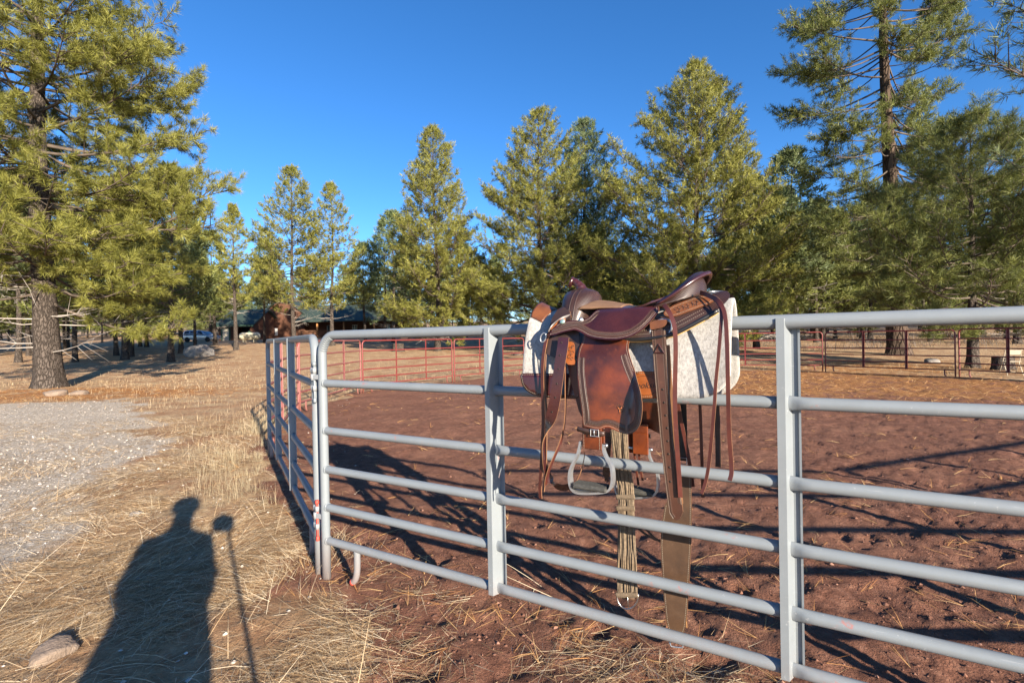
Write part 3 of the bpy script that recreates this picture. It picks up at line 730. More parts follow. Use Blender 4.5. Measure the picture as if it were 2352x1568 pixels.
# horn
q = MB(); q.tube(cr_path([LP(.470, 0, 1.648), LP(.461, 0, 1.668), LP(.449, 0, 1.685), LP(.435, 0, 1.697), LP(.421, .0, 1.703)], 5), [.026]*4+[.023]*4+[.0195]*4+[.0175]*5+[.0165]*4, 16); horn = q.build('horn', 'leather_oxblood', sad)
Mh = Matrix.Translation(LP(.413, .0, 1.700)) @ Matrix.Rotation(R_(-62), 4, 'Y') @ Matrix.Rotation(R_(14), 4, 'X')
q = MB(); q.lathe([(.010, -.010), (.020, -.009), (.0245, -.004), (.0255, .001), (.0235, .005), (.018, .0035), (.004, .002)], 28, Mh); q.build('horn_cap', 'leather_oxblood', horn)
# seat jockey (smooth leather flap under the rider's thigh)
JO = [(246, 492), (275, 497), (330, 480), (380, 468), (415, 463), (455, 478), (500, 503), (560, 520), (650, 527), (720, 522), (790, 502), (850, 465), (900, 420), (940, 372), (966, 335), (955, 302), (900, 308), (830, 314), (760, 318), (650, 324), (575, 330), (548, 340), (520, 366), (490, 388), (440, 398), (380, 402), (320, 412), (285, 440)]
jk, jol = both('seat_jockey', JO, jock_b, .0045, 'leather_oxblood', 'leather_edge', .013, 4)
low = np.array(jol[0:4*15]); i = inset(jol, .0075)[0:4*15]; q = MB(); stitches(q, i, jock_b, .0048); q.build('stitching', 'thread', jk[0])
i = inset(jol, .020)[2:4*14+2]; q = MB(); band(q, i, .018, jock_b, .0049); q.build('tooled_border', 'tool_chain', jk[0])
i = inset(jol, .016)[4*20:4*27]; q = MB(); band(q, i, .015, jock_b, .0049); q.build('tooled_border', 'tool_chain', jk[0])
i = inset(jol, .006)[4*20:4*27]; q = MB(); stitches(q, i, jock_b, .0048); q.build('stitching', 'thread', jk[0])
(ac, zc_), = solve([(456, 397)], jock_b); q = MB(); Mc = Matrix.Translation(LP(ac, jock_b(ac, zc_)+.005, zc_)) @ Matrix.Rotation(R_(80), 4, 'X')
q.lathe([(.010, 0), (.0105, .002), (.008, .0045), (.004, .0045), (.003, .007), (.0005, .008)], 18, Mc); q.build('concho', 'aluminium', jk[0])
# seat
def seat_z(a): return float(np.interp(a, [.47, .51, .56, .60, .66, .72, .78, .84, .90], [1.600, 1.603, 1.600, 1.594, 1.580, 1.572, 1.573, 1.584, 1.60]))
G = []
for a in np.linspace(.485, .89, 34):
    row = []; hw = float(np.interp(a, [.47, .55, .70, .80, .90], [.118, .122, .145, .160, .13])); crown = float(np.interp(a, [.47, .56, .66, .80, .9], [.040, .036, .022, .006, .0]))
    for t in np.linspace(-1, 1, 25): row.append(LP(a, t*hw, seat_z(a)-crown*abs(t)**1.9 + .012*max(0, (a-.74)/.15)*t*t))
    G.append(row)
q = MB(); q.shell(G, -.006); q.build('seat', 'leather_oxblood', sad)
q = MB(); G = []
for a in np.linspace(.500, .680, 18):
    row = []; hw = float(np.interp(a, [.47, .55, .70], [.134, .138, .125]))
    for t in np.linspace(-1, 1, 17): row.append(LP(a, t*hw, seat_z(a)+.0068-.040*float(np.interp(a, [.47, .56, .68], [1, .9, .5]))*abs(t*hw/.13)**1.9))
    G.append(row)
q.shell(G, -.004); q.build('suede_seat_patch', 'suede', sad)
# cantle: back wall, dish and rolled rim
def cant(ph, k=0.0, dz=0.0):
    c, s = math.cos(ph), math.sin(ph); cc = max(c, 0)
    return (.812+(.150+k)*cc**.75, (.152+k)*s, 1.572+.122*cc**1.15+dz)
PH = np.linspace(-1.53, 1.53, 45)
G = []
for p in PH:
    row = []
    for t in np.linspace(0, 1, 9):
        top = Vector(cant(p, -.010)); cc = max(math.cos(p), 0); base = Vector((.800+.172*cc**.7, .165*math.sin(p), 1.555+.052*cc))
        w = base.lerp(top, t); w.x += .010*math.sin(t*math.pi)*cc; row.append(LP(*w))
    G.append(row)
q = MB(); q.shell(G, -.008); q.build('cantle_back', 'leather_weave', sad)
G = []
for p in PH:
    row = []
    for t in np.linspace(0, 1, 9):
        top = Vector(cant(p, -.012)); cc = max(math.cos(p), 0); base = Vector((.79+.075*cc**.8, .120*math.sin(p), seat_z(.84)+.002)); w = base.lerp(top, t); w.z -= .022*math.sin(t*math.pi)*cc; row.append(LP(*w))
    G.append(row)
q = MB(); q.shell(G, .004); q.build('cantle_dish', 'leather_oxblood', sad)
G = []
for p in PH:
    row = []; cc = max(math.cos(p), 0); wd_ = .006+.024*cc
    for kx, dz in ((-.012, -.002), (-.004, .005), (.25*wd_, .007), (.6*wd_, .004), (wd_, -.001), (wd_+.002, -.005)):
        row.append(LP(*cant(p, kx, dz)))
    G.append(row)
q = MB(); q.shell(G, -.006); q.build('cantle_roll', 'leather_weave', sad)
q = MB(); q.tube([LP(*cant(p, .009+.024*max(math.cos(p), 0), -.003)) for p in PH], [.0055+.0035*max(math.cos(p), 0) for p in PH], 10); q.build('cantle_binding', 'leather_oxblood', sad)

# ---- fenders, stirrup leathers, stirrups (near and far side)
FO = [(500, 470), (470, 530), (446, 580), (434, 640), (430, 720), (436, 800), (448, 900), (462, 1000), (470, 1085), (500, 1100), (560, 1112), (592, 1112), (612, 1102), (650, 1104), (700, 1128), (750, 1143), (790, 1138), (830, 1105), (850, 1050), (857, 960), (845, 870), (820, 780), (790, 680), (765, 590), (748, 480)]
ol = smooth_poly(solve(FO, fend_b), 4)
fenders = []
for sd in (1, -1):
    oo = ol if sd > 0 else [(a+.012, z-.095) for a, z in ol]
    q = MB(); sheet(q, oo, fend_b, .0045, .013, 0, 1, sd); fo = fin(q.build('fender', ['leather_fender', 'leather_edge'], sad)); fenders.append(fo)
    q = MB(); stitches(q, inset(oo, .006), fend_b, .0048, sd); q.build('stitching', 'thread', fo)
    q = MB(); band(q, inset(oo, .0205)[3*4:4*23], .019, fend_b, .0049, sd, .0125); q.build('tooled_border', 'tool_chain', fo)
    for dd in (.0105, .0315):
        q = MB(); A = resample(inset(oo, dd)[3*4:4*23], .006); q.tube([LP(a, sd*(fend_b(a, z)+.0048), z) for a, z in A], .0009, 4); q.build('groove_line', 'leather_billet', fo)
# maker's round stamp: ring of letters and a Y
(ea, ez), = solve([(709, 983)], fend_b); fo = fenders[0]
q = MB(); V = [LP(ea+.0135*math.cos(2*math.pi*i/32), fend_b(ea, ez)+.0051, ez+.0135*math.sin(2*math.pi*i/32)) for i in range(32)]; q.add(V, [tuple(range(32))], 0, False); em = q.build('stamp_disc', 'emblem_dark', fo)
q = MB()
for (xa, za, xb, zb) in ((0, -.013, 0, .001), (0, 0, -.0085, .0095), (0, 0, .0085, .0095)):
    q.tube([LP(ea+xa, fend_b(ea, ez)+.0055, ez+za), LP(ea+xb, fend_b(ea, ez)+.0055, ez+zb)], .0024, 6)
q.build('stamp_letter', 'leather_orange', em)
q = MB()
for i, ch in enumerate('YOUNGSTER SADDLES'[:0] or ['']*18):
    t = 2*math.pi*i/18
    for rr_ in (.0165, .0195): q.tube([LP(ea+rr_*math.cos(t), fend_b(ea, ez)+.005, ez+rr_*math.sin(t)), LP(ea+(rr_+.0012)*math.cos(t+.12), fend_b(ea, ez)+.005, ez+(rr_+.0012)*math.sin(t+.12))], .0007, 4)
q.build('stamp_ring', 'leather_edge', em)
def stirrup(sd, px, par=sad, db=0.0, conv=c1, bb=None):
    bm_ = .262 if bb is None else bb; B = lambda a, z: sd*bm_
    def S(x, y): (a, z), = solve([(x+px[0], y+px[1])], B, conv); return a, z
    # stirrup leather below the fender, buckled keeper strap, stirrup with tread
    x0, x1 = S(465, 1150)[0], S(592, 1150)[0]; zt = S(520, 1095)[1]; zb = S(520, 1262)[1]; w = x1-x0; xc = (x0+x1)/2; bb_ = bm_
    q = MB(); q.box(LP(xc-.002, sd*(bb_-.002), (zt+zb)/2+.02), (w, .011, zt-zb+.02), bev=.003); q.box(LP(xc+.012, sd*(bb_-.018), (zt+zb)/2), (w*.8, .010, zt-zb-.02), bev=.003)
    sl_ = q.build('stirrup_leather', 'leather_fender', par)
    q = MB()
    for xx in (x0+.005, x1-.010):
        A = np.array([(xx, zb+.014), (xx, zt-.02)]); stitches(q, A, lambda a, z: bb_+.0038, .0003, sd)
    q.build('stitching', 'thread', sl_)
    q = MB(); zk_ = S(500, 1122)[1]
    pth = [(x0-.020, bb_+.006, zk_+.006), (x0-.004, bb_+.010, zk_+.003), (xc, bb_+.011, zk_-.002), (x1+.004, bb_+.009, zk_-.006), (x1+.008, bb_-.006, zk_-.005)]
    strap(q, [(a, sd*b, z) for a, b, z in pth], .019, .003, (0, 0, 1)); ks = q.build('keeper_strap', 'leather_dark', par)
    q = MB(); cx = lerp(x0, x1, .68); hw, hh = .016, .0125
    q.tube([LP(cx+sx*hw, sd*(bb_+.0145), zk_-.004+sz*hh) for sx, sz in ((-1, -1), (1, -1), (1, 1), (-1, 1))], .0022, 6, closed=True, smooth=False); q.tube([LP(cx-.002, sd*(bb_+.0145), zk_-.004-hh), LP(cx-.002, sd*(bb_+.0145), zk_-.004+hh)], .0018, 6); q.build('buckle', 'aluminium', ks)
    # frame
    pts = [(598, 1215), (600, 1260), (620, 1310), (645, 1350), (657, 1400), (657, 1465), (640, 1508), (600, 1524), (520, 1530), (440, 1528), (400, 1510), (380, 1465), (378, 1400), (395, 1345), (425, 1285), (440, 1230), (447, 1195)]
    P = smooth_poly([S(*p) for p in pts], 4, False); q = MB(); A = np.array(P); T = np.gradient(A, axis=0); T /= np.linalg.norm(T, axis=1, keepdims=True); N = np.stack([-T[:, 1], T[:, 0]], 1); V = []; F = []; m = len(A)
    for i in range(m):
        dpt = .009+.013*math.sin(math.pi*i/(m-1))**1.5
        for s1, s2 in ((-1, -1), (1, -1), (1, 1), (-1, 1)): p = A[i]+N[i]*.0042*s1; V.append(LP(p[0], sd*(bb_-.010)+s2*dpt, p[1]))
    for i in range(m-1):
        for k_ in range(4): F.append((i*4+k_, i*4+(k_+1) % 4, (i+1)*4+(k_+1) % 4, (i+1)*4+k_))
    F += [(3, 2, 1, 0), tuple((m-1)*4+k_ for k_ in range(4))]; q.add(V, F, 0, True); st = fin(q.build('stirrup', 'aluminium', par))
    q = MB(); z1_ = S(520, 1495)[1]; xl = S(405, 1495)[0]; xr = S(628, 1495)[0]; q.box(LP((xl+xr)/2, sd*(bb_-.010), z1_), (xr-xl, .062, .018), bev=.006)
    for kx in np.linspace(-.022, .022, 5): q.box(LP((xl+xr)/2, sd*(bb_-.010)+kx, z1_+.010), ((xr-xl)*.94, .006, .004))
    q.build('tread', 'rubber_tread', st)
    q = MB(); zt_ = S(600, 1222)[1]; q.tube([LP(S(440, 1220)[0]-.004, sd*(bb_-.010), zt_), LP(S(618, 1222)[0], sd*(bb_-.010), zt_)], .0055, 10); q.lathe([(.004, -.005), (.0085, -.005), (.0085, .004), (.005, .007)], 8, Matrix.Translation(LP(S(612, 1222)[0], sd*(bb_-.010), zt_)) @ Matrix.Rotation(R_(90), 4, 'Y')); q.build('stirrup_bolt', 'steel', st)
stirrup(1, (0, 0))
# the far stirrup hangs behind the rails, lower part showing to the right of the near one
stirrup(-1, (305, 22), bb=.235)

# ---- hanging straps, rigging and strings
def c2(x, y): return 1176+.35*x, 1019.2+.35*y
def path_b(pts, b, conv=c1):
    """strap path: screen bearings with a distance b for each"""
    out = []
    for i, (x, y) in enumerate(pts):
        bb = b if not isinstance(b, (list, tuple)) else b[min(i, len(b)-1)]; a, z = az(*conv(x, y), bb); out.append((a, bb, z))
    return out
def rstrap(name, pts, b, w, t=.003, mat='leather_string', wdir=(1, 0, 0), parent=sad, edge='leather_edge', conv=c1, n=6):
    q = MB(); P = path_b(pts, b, conv); strap(q, P, w, t, wdir, n, 0, 0, 1); return fin(q.build(name, [mat, edge], parent))
tip = lambda w: (lambda t: w*min(1.0, (1-t)*14+.15))
la = rstrap('latigo', [(340, 512), (330, 590), (312, 700), (296, 820), (280, 930), (256, 1030), (228, 1110), (211, 1190), (208, 1270), (224, 1380), (258, 1450), (318, 1494), (385, 1488)], [.232, .240, .245, .250, .252, .25, .245, .24, .235, .22, .20, .18, .16], lambda t: .046 if t < .5 else .046-.016*min(1, (t-.5)/.2), .0035, 'leather_oxblood', [(1, 0, 0)]*6+[(.6, .7, 0), (.2, 1, 0), (.1, 1, 0), (-.2, 1, .2), (-.5, .6, .6), (-.2, .5, 1), (0, .4, 1)])
q = MB()
for x, y, b in ((325, 545, .2375), (314, 628, .244), (306, 718, .2475), (295, 815, .2515), (284, 905, .2535), (262, 1000, .2535), (243, 1070, .25)):
    a, z = az(*c1(x, y), b); q.lathe([(.0036, -.0035), (.0036, .0010), (.0005, .0011)], 10, Matrix.Translation(LP(a, b, z)) @ Matrix.Rotation(R_(90), 4, 'X'))
q.build('punched_hole', 'ink', la)
rstrap('latigo', [(352, 700), (352, 820), (352, 960), (344, 1080), (318, 1200), (280, 1290), (246, 1370), (226, 1440), (222, 1478)], [.205, .205, .205, .205, .21, .215, .22, .225, .225], .026, .0032, 'leather_string', [(.25, 1, 0)]*4+[(.1, 1, .3)]*5)
rstrap('latigo', [(478, 1262), (470, 1320), (448, 1400), (412, 1470), (385, 1488)], .18, .014, .003, 'leather_string', (.4, 1, 0))
both('rigging_plate', [(358, 548), (408, 545), (416, 600), (412, 650), (420, 668), (412, 688), (362, 682), (352, 620)], lambda a, z: body_b(a, z)+.016, .005, 'leather_orange', 'leather_dark', .012, 3)
q = MB()
for (cx, cy, rr_) in ((378, 590, 16), (392, 615, 16), (376, 640, 16), (394, 652, 12), (395, 572, 10)):
    pth = []
    for kk in range(16):
        t = kk/15*6; r = rr_*(.25+.75*kk/15); a, z = az(*c1(cx+r*math.cos(t), cy+r*math.sin(t)), .228); pth.append(LP(a, body_b(a, z)+.0215, z))
    q.tube(pth, .0016, 5)
q.build('carving', 'leather_brown', sad)
both('off_billet', [(366, 690), (420, 688), (436, 780), (452, 900), (466, 1040), (440, 990), (410, 880), (386, 790)], lambda a, z: .205, .004, 'leather_string', 'leather_edge', .014, 0, near_only=True)
# front strings with ring
rstrap('saddle_string', [(335, 408), (290, 430), (245, 478), (222, 540), (205, 640), (199, 760), (202, 900), (205, 1060), (198, 1240), (190, 1400), (184, 1500), (188, 1568)], [.19, .20, .215, .222, .225, .225, .225, .225, .225, .225, .225, .225], .015, .0032, 'leather_string', [(0, 0, 1), (.3, 0, 1), (1, 0, .6)]+[(1, .2, 0)]*9)
rstrap('saddle_string', [(238, 492), (224, 560), (216, 700), (218, 860), (226, 1000), (224, 1150), (222, 1300), (218, 1420), (206, 1520)], [.20, .21, .213, .213, .215, .215, .215, .215, .215], .013, .003, 'leather_string', (.8, .5, 0))
rstrap('saddle_string', [(350, 395), (320, 400), (280, 440), (252, 470), (236, 510)], [.19, .20, .212, .218, .22], .012, .003, 'leather_orange', [(0, 0, 1), (.2, 0, 1), (.5, 0, 1), (.6, 0, 1), (1, 0, .4)])
q = MB(); ring = [LP(*((lambda p: (p[0], .224, p[1]))(az(*c1(205+18*math.cos(t)-6*math.sin(t), 512+30*math.sin(t)), .224)))) for t in np.linspace(0, 2*math.pi, 25)[:-1]]; q.tube(ring, .0028, 7, closed=True); q.build('dee_ring', 'aluminium', sad)
a, z = az(*c1(333, 408), .21); q = MB(); q.lathe([(.011, 0), (.012, .002), (.010, .006), (.004, .008)], 16, Matrix.Translation(LP(a, .212, z)) @ Matrix.Rotation(R_(60), 4, 'X')); q.build('concho', 'jewel', sad)
q = MB(); strap(q, path_b([(385, 380), (330, 400), (270, 445), (243, 486)], [.15, .18, .205, .222]), .035, .004, (.3, .4, 1)); q.build('front_jockey', 'leather_dark', sad)
both('front_jockey', [(300, 330), (360, 310), (390, 380), (310, 410), (255, 462), (250, 430)], lambda a, z: body_b(a, z)+.004, .004, 'leather_dark', 'leather_edge', .013, 2)
# rear rigging ring, loop and tooled flank billet
def bil_b(a, z): return float(np.interp(z, [.75, 1.2, 1.35, 1.42, 1.5], [.215, .213, .208, .207, .210]))
q = MB(); ring = [LP(*((lambda p: (p[0], .206, p[1]))(az(*c1(978+72*math.cos(t), 455+58*math.sin(t)-.25*72*math.cos(t)), .206)))) for t in np.linspace(0, 2*math.pi, 33)[:-1]]; q.tube(ring, .0052, 8, closed=True); q.build('dee_ring', 'aluminium', sad)
both('rigging_loop', [(912, 412), (960, 396), (1018, 394), (1022, 410), (1000, 440), (960, 452), (915, 460), (908, 435)], lambda a, z: .212, .006, 'leather_brown', 'leather_edge', .012, 2, near_only=True)
BO = [(918, 470), (928, 620), (938, 762), (958, 980), (976, 1190), (1008, 1476), (1033, 1660), (1055, 1695), (1083, 1708), (1108, 1692), (1124, 1650), (1118, 1600), (1101, 1476), (1061, 1190), (1045, 980), (1029, 762), (1018, 600), (1008, 466)]
bl, bol = both('flank_billet', BO, bil_b, .006, 'leather_billet', 'leather_edge', .014, 0, near_only=True)
L_ = [bol[i] for i in range(0, 8)]; Rr = [bol[i] for i in range(17, 10, -1)]
for pl, sg in ((L_, 1), (Rr, -1)):
    A = resample(pl, .02); T = np.gradient(A, axis=0); T /= np.linalg.norm(T, axis=1, keepdims=True); N = np.stack([-T[:, 1], T[:, 0]], 1)
    q = MB(); band(q, (A+sg*N*.0085), .010, bil_b, .0064, 1, .012); q.build('tooled_border', 'tool_chain', bl[0])
    q = MB(); stitches(q, A+sg*N*.0028, bil_b, .0062, 1, .0045, .003); q.build('stitching', 'thread', bl[0])
q = MB()
for x, y in ((988, 852), (998, 938), (1008, 1022), (1018, 1105), (1022, 1190), (1028, 1275), (1035, 1362), (1040, 1455)):
    a, z = az(*c1(x, y), .219); q.lathe([(.0042, 0), (.0042, .0010), (.0005, .0011)], 10, Matrix.Translation(LP(a, bil_b(a, z)+.006, z)) @ Matrix.Rotation(R_(90), 4, 'X'))
q.build('punched_hole', 'ink', bl[0])
q = MB(); tr = [az(*c1(x, y), .214) for x, y in ((964, 558), (935, 612), (998, 612))]; q.tube([LP(a, .2145, z) for a, z in tr], .0048, 6, closed=True, smooth=False); q.build('woven_keeper', 'leather_oxblood', bl[0])
rstrap('billet_lining', [(1024, 560), (1040, 800), (1060, 1050), (1082, 1300), (1104, 1520), (1112, 1600)], .206, .012, .004, 'leather_edge', (1, 0, 0))
# rear saddle strings
rstrap('saddle_string', [(998, 298), (1020, 325), (1050, 385), (1069, 460), (1074, 600), (1070, 800), (1070, 980), (1080, 1180), (1094, 1380), (1106, 1560)], [.20, .213, .222, .226, .226, .226, .228, .228, .228, .228], .0155, .0035, 'leather_string', [(.8, 0, .6), (.9, 0, .5)]+[(1, -.15, 0)]*8)
rstrap('saddle_string', [(1236, 214), (1290, 232), (1345, 262), (1385, 320), (1402, 400), (1411, 560), (1416, 760), (1420, 950), (1426, 1150), (1438, 1320), (1440, 1400), (1428, 1450)], [.13, .16, .19, .21, .218, .225, .23, .23, .23, .232, .236, .24], .0135, .0035, 'leather_string', [(0, 0, 1), (.2, 0, 1), (.5, 0, .8)]+[(1, .1, 0)]*9)
rstrap('saddle_string', [(1236, 220), (1300, 246), (1350, 282), (1374, 350), (1368, 470), (1354, 640), (1338, 800), (1328, 960), (1312, 1150), (1292, 1340), (1270, 1460), (1244, 1536)], [.125, .155, .182, .205, .215, .22, .222, .225, .228, .23, .232, .236], .011, .0032, 'leather_string', [(0, 0, 1), (.2, 0, 1), (.5, .1, .8)]+[(1, .15, 0)]*9)
q = MB(); pth = []
for t in np.linspace(0, 2*math.pi, 20)[:-1]: a, z = az(*c1(1345+55*math.cos(t), 214+9*math.sin(t)), .05); pth.append(LP(a, .05+.03*math.sin(t), z))
q.tube(pth, .003, 6, closed=True); q.build('dee_ring', 'aluminium', sad)
# far-side strings and billets, seen between and below the rails
for nm, pts, b, w, mt in (('saddle_string', [(1230, 900), (1238, 1060), (1244, 1250), (1250, 1430), (1253, 1560)], -.20, .013, 'leather_string'),
                          ('saddle_string', [(1342, 880), (1348, 1060), (1352, 1200), (1354, 1360)], -.19, .022, 'leather_dark'),
                          ('saddle_string', [(1088, 940), (1110, 1060), (1140, 1200), (1166, 1340), (1188, 1490)], -.17, .015, 'leather_string'),
                          ('saddle_string', [(800, 1250), (815, 1370), (830, 1480)], -.24, .010, 'leather_string'), ('saddle_string', [(830, 1250), (845, 1380), (858, 1450)], -.24, .010, 'leather_string'),
                          ('saddle_string', [(612, 1340), (618, 1400), (622, 1455)], -.22, .02, 'leather_oxblood'),
                          ('off_billet', [(632, 1080), (630, 1180), (622, 1290), (618, 1420)], -.20, .034, 'leather_oxblood'),
                          ('off_billet', [(1112, 900), (1116, 1030), (1120, 1180), (1124, 1320)], -.21, .040, 'leather_black')):
    rstrap(nm, pts, b, w, .0035, mt, (1, 0, 0))
# off fender lining seen below the pad
# mohair cinch hanging behind the rails
cin = []
cw = [(640, 760, 1118, c1), (660, 768, 1300, c1), (674, 790, 1420, c1), (690, 804, 300, c2), (690, 806, 450, c2), (684, 815, 650, c2), (680, 824, 800, c2), (680, 828, 950, c2), (690, 826, 1005, c2)]
CB = -.16; nst = 24; cinch = None
q = MB(); rnd = random.Random(5)
for kx in range(nst):
    fx = .06+.88*(kx+.5)/nst; pts = []
    for xl, xr, y, cv in cw: a, z = az(*cv(lerp(xl, xr, fx), y), CB); pts.append(LP(a+rnd.uniform(-.001, .001), CB+rnd.uniform(-.007, .004), z+0))
    q.tube(cr_path(pts, 4), .0036, 6)
cinch = q.build('cinch', 'mohair', sad)
q = MB(); strap(q, [(lerp(az(*cv(xl, y), CB)[0], az(*cv(xr, y), CB)[0], .5), CB-.006, az(*cv(xl, y), CB)[1]) for xl, xr, y, cv in cw], .066, .003, (1, 0, 0), 3); q.build('cinch_backing', 'leather_flank', cinch)
for y in (345, 420, 985):
    q = MB(); pts = []
    for fx in np.linspace(0, 1, 12):
        xl, xr = (686, 808) if y < 600 else (684, 828); a, z = az(*c2(lerp(xl, xr, fx), y), CB); pts.append((a, CB+.006, z))
    strap(q, pts, .022, .004, (0, 0, 1), 2); q.build('cinch_crossbar', 'mohair', cinch)
q = MB(); pth = []
for t in np.linspace(math.pi*-.02, math.pi*1.02, 21): a, z = az(*c2(758+70*math.cos(t), 990+92*math.sin(t)), CB); pth.append(LP(a, CB, z))
q.tube(pth, .0032, 8); a0_, z0_ = az(*c2(757, 985), CB); a1_, z1_ = az(*c2(764, 1078), CB); q.tube([LP(a0_, CB, z0_), LP(a1_, CB, z1_)], .0022, 6); q.build('cinch_ring', 'steel', cinch)
# broad flank cinch
FB = lambda a, z: -.13
fo = solve([(1108, 200), (1176, 200), (1181, 420), (1178, 640), (1166, 860), (1152, 1080), (1142, 1190), (1126, 1244), (1090, 1252), (1034, 1236), (1012, 1150), (998, 1000), (988, 860), (976, 660), (984, 520), (1004, 400)], FB, c2)
q = MB(); sheet(q, fo, FB, .005, .03, 0, 1); fl = fin(q.build('flank_cinch', ['leather_flank', 'leather_edge'], sad))
q = MB(); stitches(q, inset(fo, .006), FB, .0052, 1, .008, .005); q.build('stitching', 'thread', fl)
q = MB(); q.tube([LP(p[0], -.125, p[1]) for p in [az(*c2(x, y), -.125) for x, y in ((1034, 1300), (1044, 1326), (1080, 1332), (1120, 1334), (1124, 1300))]], .0032, 7); q.build('flank_ring', 'aluminium', fl)
rstrap('cinch_connector', [(820, 520), (880, 560), (930, 610), (975, 640)], -.145, .010, .003, 'leather_dark', (0, 0, 1), conv=c2)
rstrap('cinch_connector', [(830, 555), (890, 600), (940, 625), (975, 632)], -.150, .010, .003, 'leather_dark', (0, 0, 1), conv=c2)
q = MB(); a, z = az(*c1(1122, 1322), -.2); q.tube([LP(a-.016, -.2, z-.012), LP(a+.016, -.2, z-.012), LP(a+.016, -.2, z+.014), LP(a-.016, -.2, z+.014)], .003, 6, closed=True, smooth=False); q.build('buckle', 'aluminium', fl)

# ================================================================== pines
def bark_mat(name, a, b_, c_, sc):
    m, nt, b = newmat(name); co = coords(nt, (1, 1, .28)); v = nt.nodes.new('ShaderNodeTexVoronoi'); v.feature = 'DISTANCE_TO_EDGE'; v.inputs['Scale'].default_value = sc
    w = nt.nodes.new('ShaderNodeMix'); w.data_type = 'RGBA'; w.blend_type = 'ADD'; w.inputs[0].default_value = .12; ln(nt, co, w.inputs[6])
    nn = nt.nodes.new('ShaderNodeTexNoise'); nn.inputs['Scale'].default_value = sc; ln(nt, co, nn.inputs['Vector']); ln(nt, nn.outputs['Color'], w.inputs[7]); ln(nt, w.outputs[2], v.inputs['Vector'])
    f = noise(nt, co, sc*.5, 5, .65); g = noise(nt, co, sc*6, 3)
    k = ramp(nt, v.outputs['Distance'], [(.0, (0, 0, 0)), (.16, (1, 1, 1))]); col = ramp(nt, f, [(.3, b_), (.7, c_)]); col = mixc(nt, k, a, col); col = mixc(nt, math_(nt, 'MULTIPLY', g, .4), col, b_)
    ln(nt, col, b.inputs['Base Color']); b.inputs['Roughness'].default_value = .95; b.inputs['Specular IOR Level'].default_value = .1
    bump(nt, b, math_(nt, 'ADD', k, math_(nt, 'MULTIPLY', g, .5)), .9, .04)
bark_mat('bark_grey', (.032, .026, .022), (.078, .062, .052), (.135, .11, .093), 15)
bark_mat('bark_red', (.022, .016, .012), (.068, .048, .036), (.13, .093, .07), 5)
plain('twig', (.09, .068, .052), .9, var=.4, scale=3)
plain('dead_twig', (.30, .265, .235), .9, var=.3, scale=3)
def needle_mat(name, dark, mid, light):
    m, nt, b = newmat(name); f = attr(nt, 'var'); co = coords(nt); n1 = noise(nt, co, .55, 3)
    c = ramp(nt, math_(nt, 'ADD', math_(nt, 'MULTIPLY', f, .75), math_(nt, 'MULTIPLY', n1, .3)), [(.12, dark), (.5, mid), (.95, light)])
    nt.nodes.remove(b); d = nt.nodes.new('ShaderNodeBsdfPrincipled'); d.inputs['Roughness'].default_value = .55; d.inputs['Specular IOR Level'].default_value = .35; t = nt.nodes.new('ShaderNodeBsdfTranslucent'); mx = nt.nodes.new('ShaderNodeMixShader'); mx.inputs[0].default_value = .32
    ln(nt, c, d.inputs['Base Color']); ln(nt, c, t.inputs[0]); ln(nt, d.outputs[0], mx.inputs[1]); ln(nt, t.outputs[0], mx.inputs[2]); ln(nt, mx.outputs[0], nt.nodes['Material Output'].inputs[0])
needle_mat('needles_yellow', (0.063, 0.069, 0.013), (0.215, 0.213, 0.043), (0.380, 0.361, 0.093))
needle_mat('needles_green', (0.046, 0.057, 0.014), (0.154, 0.174, 0.045), (0.283, 0.290, 0.088))
needle_mat('needles_blue', (0.040, 0.056, 0.025), (0.133, 0.171, 0.071), (0.249, 0.290, 0.129))

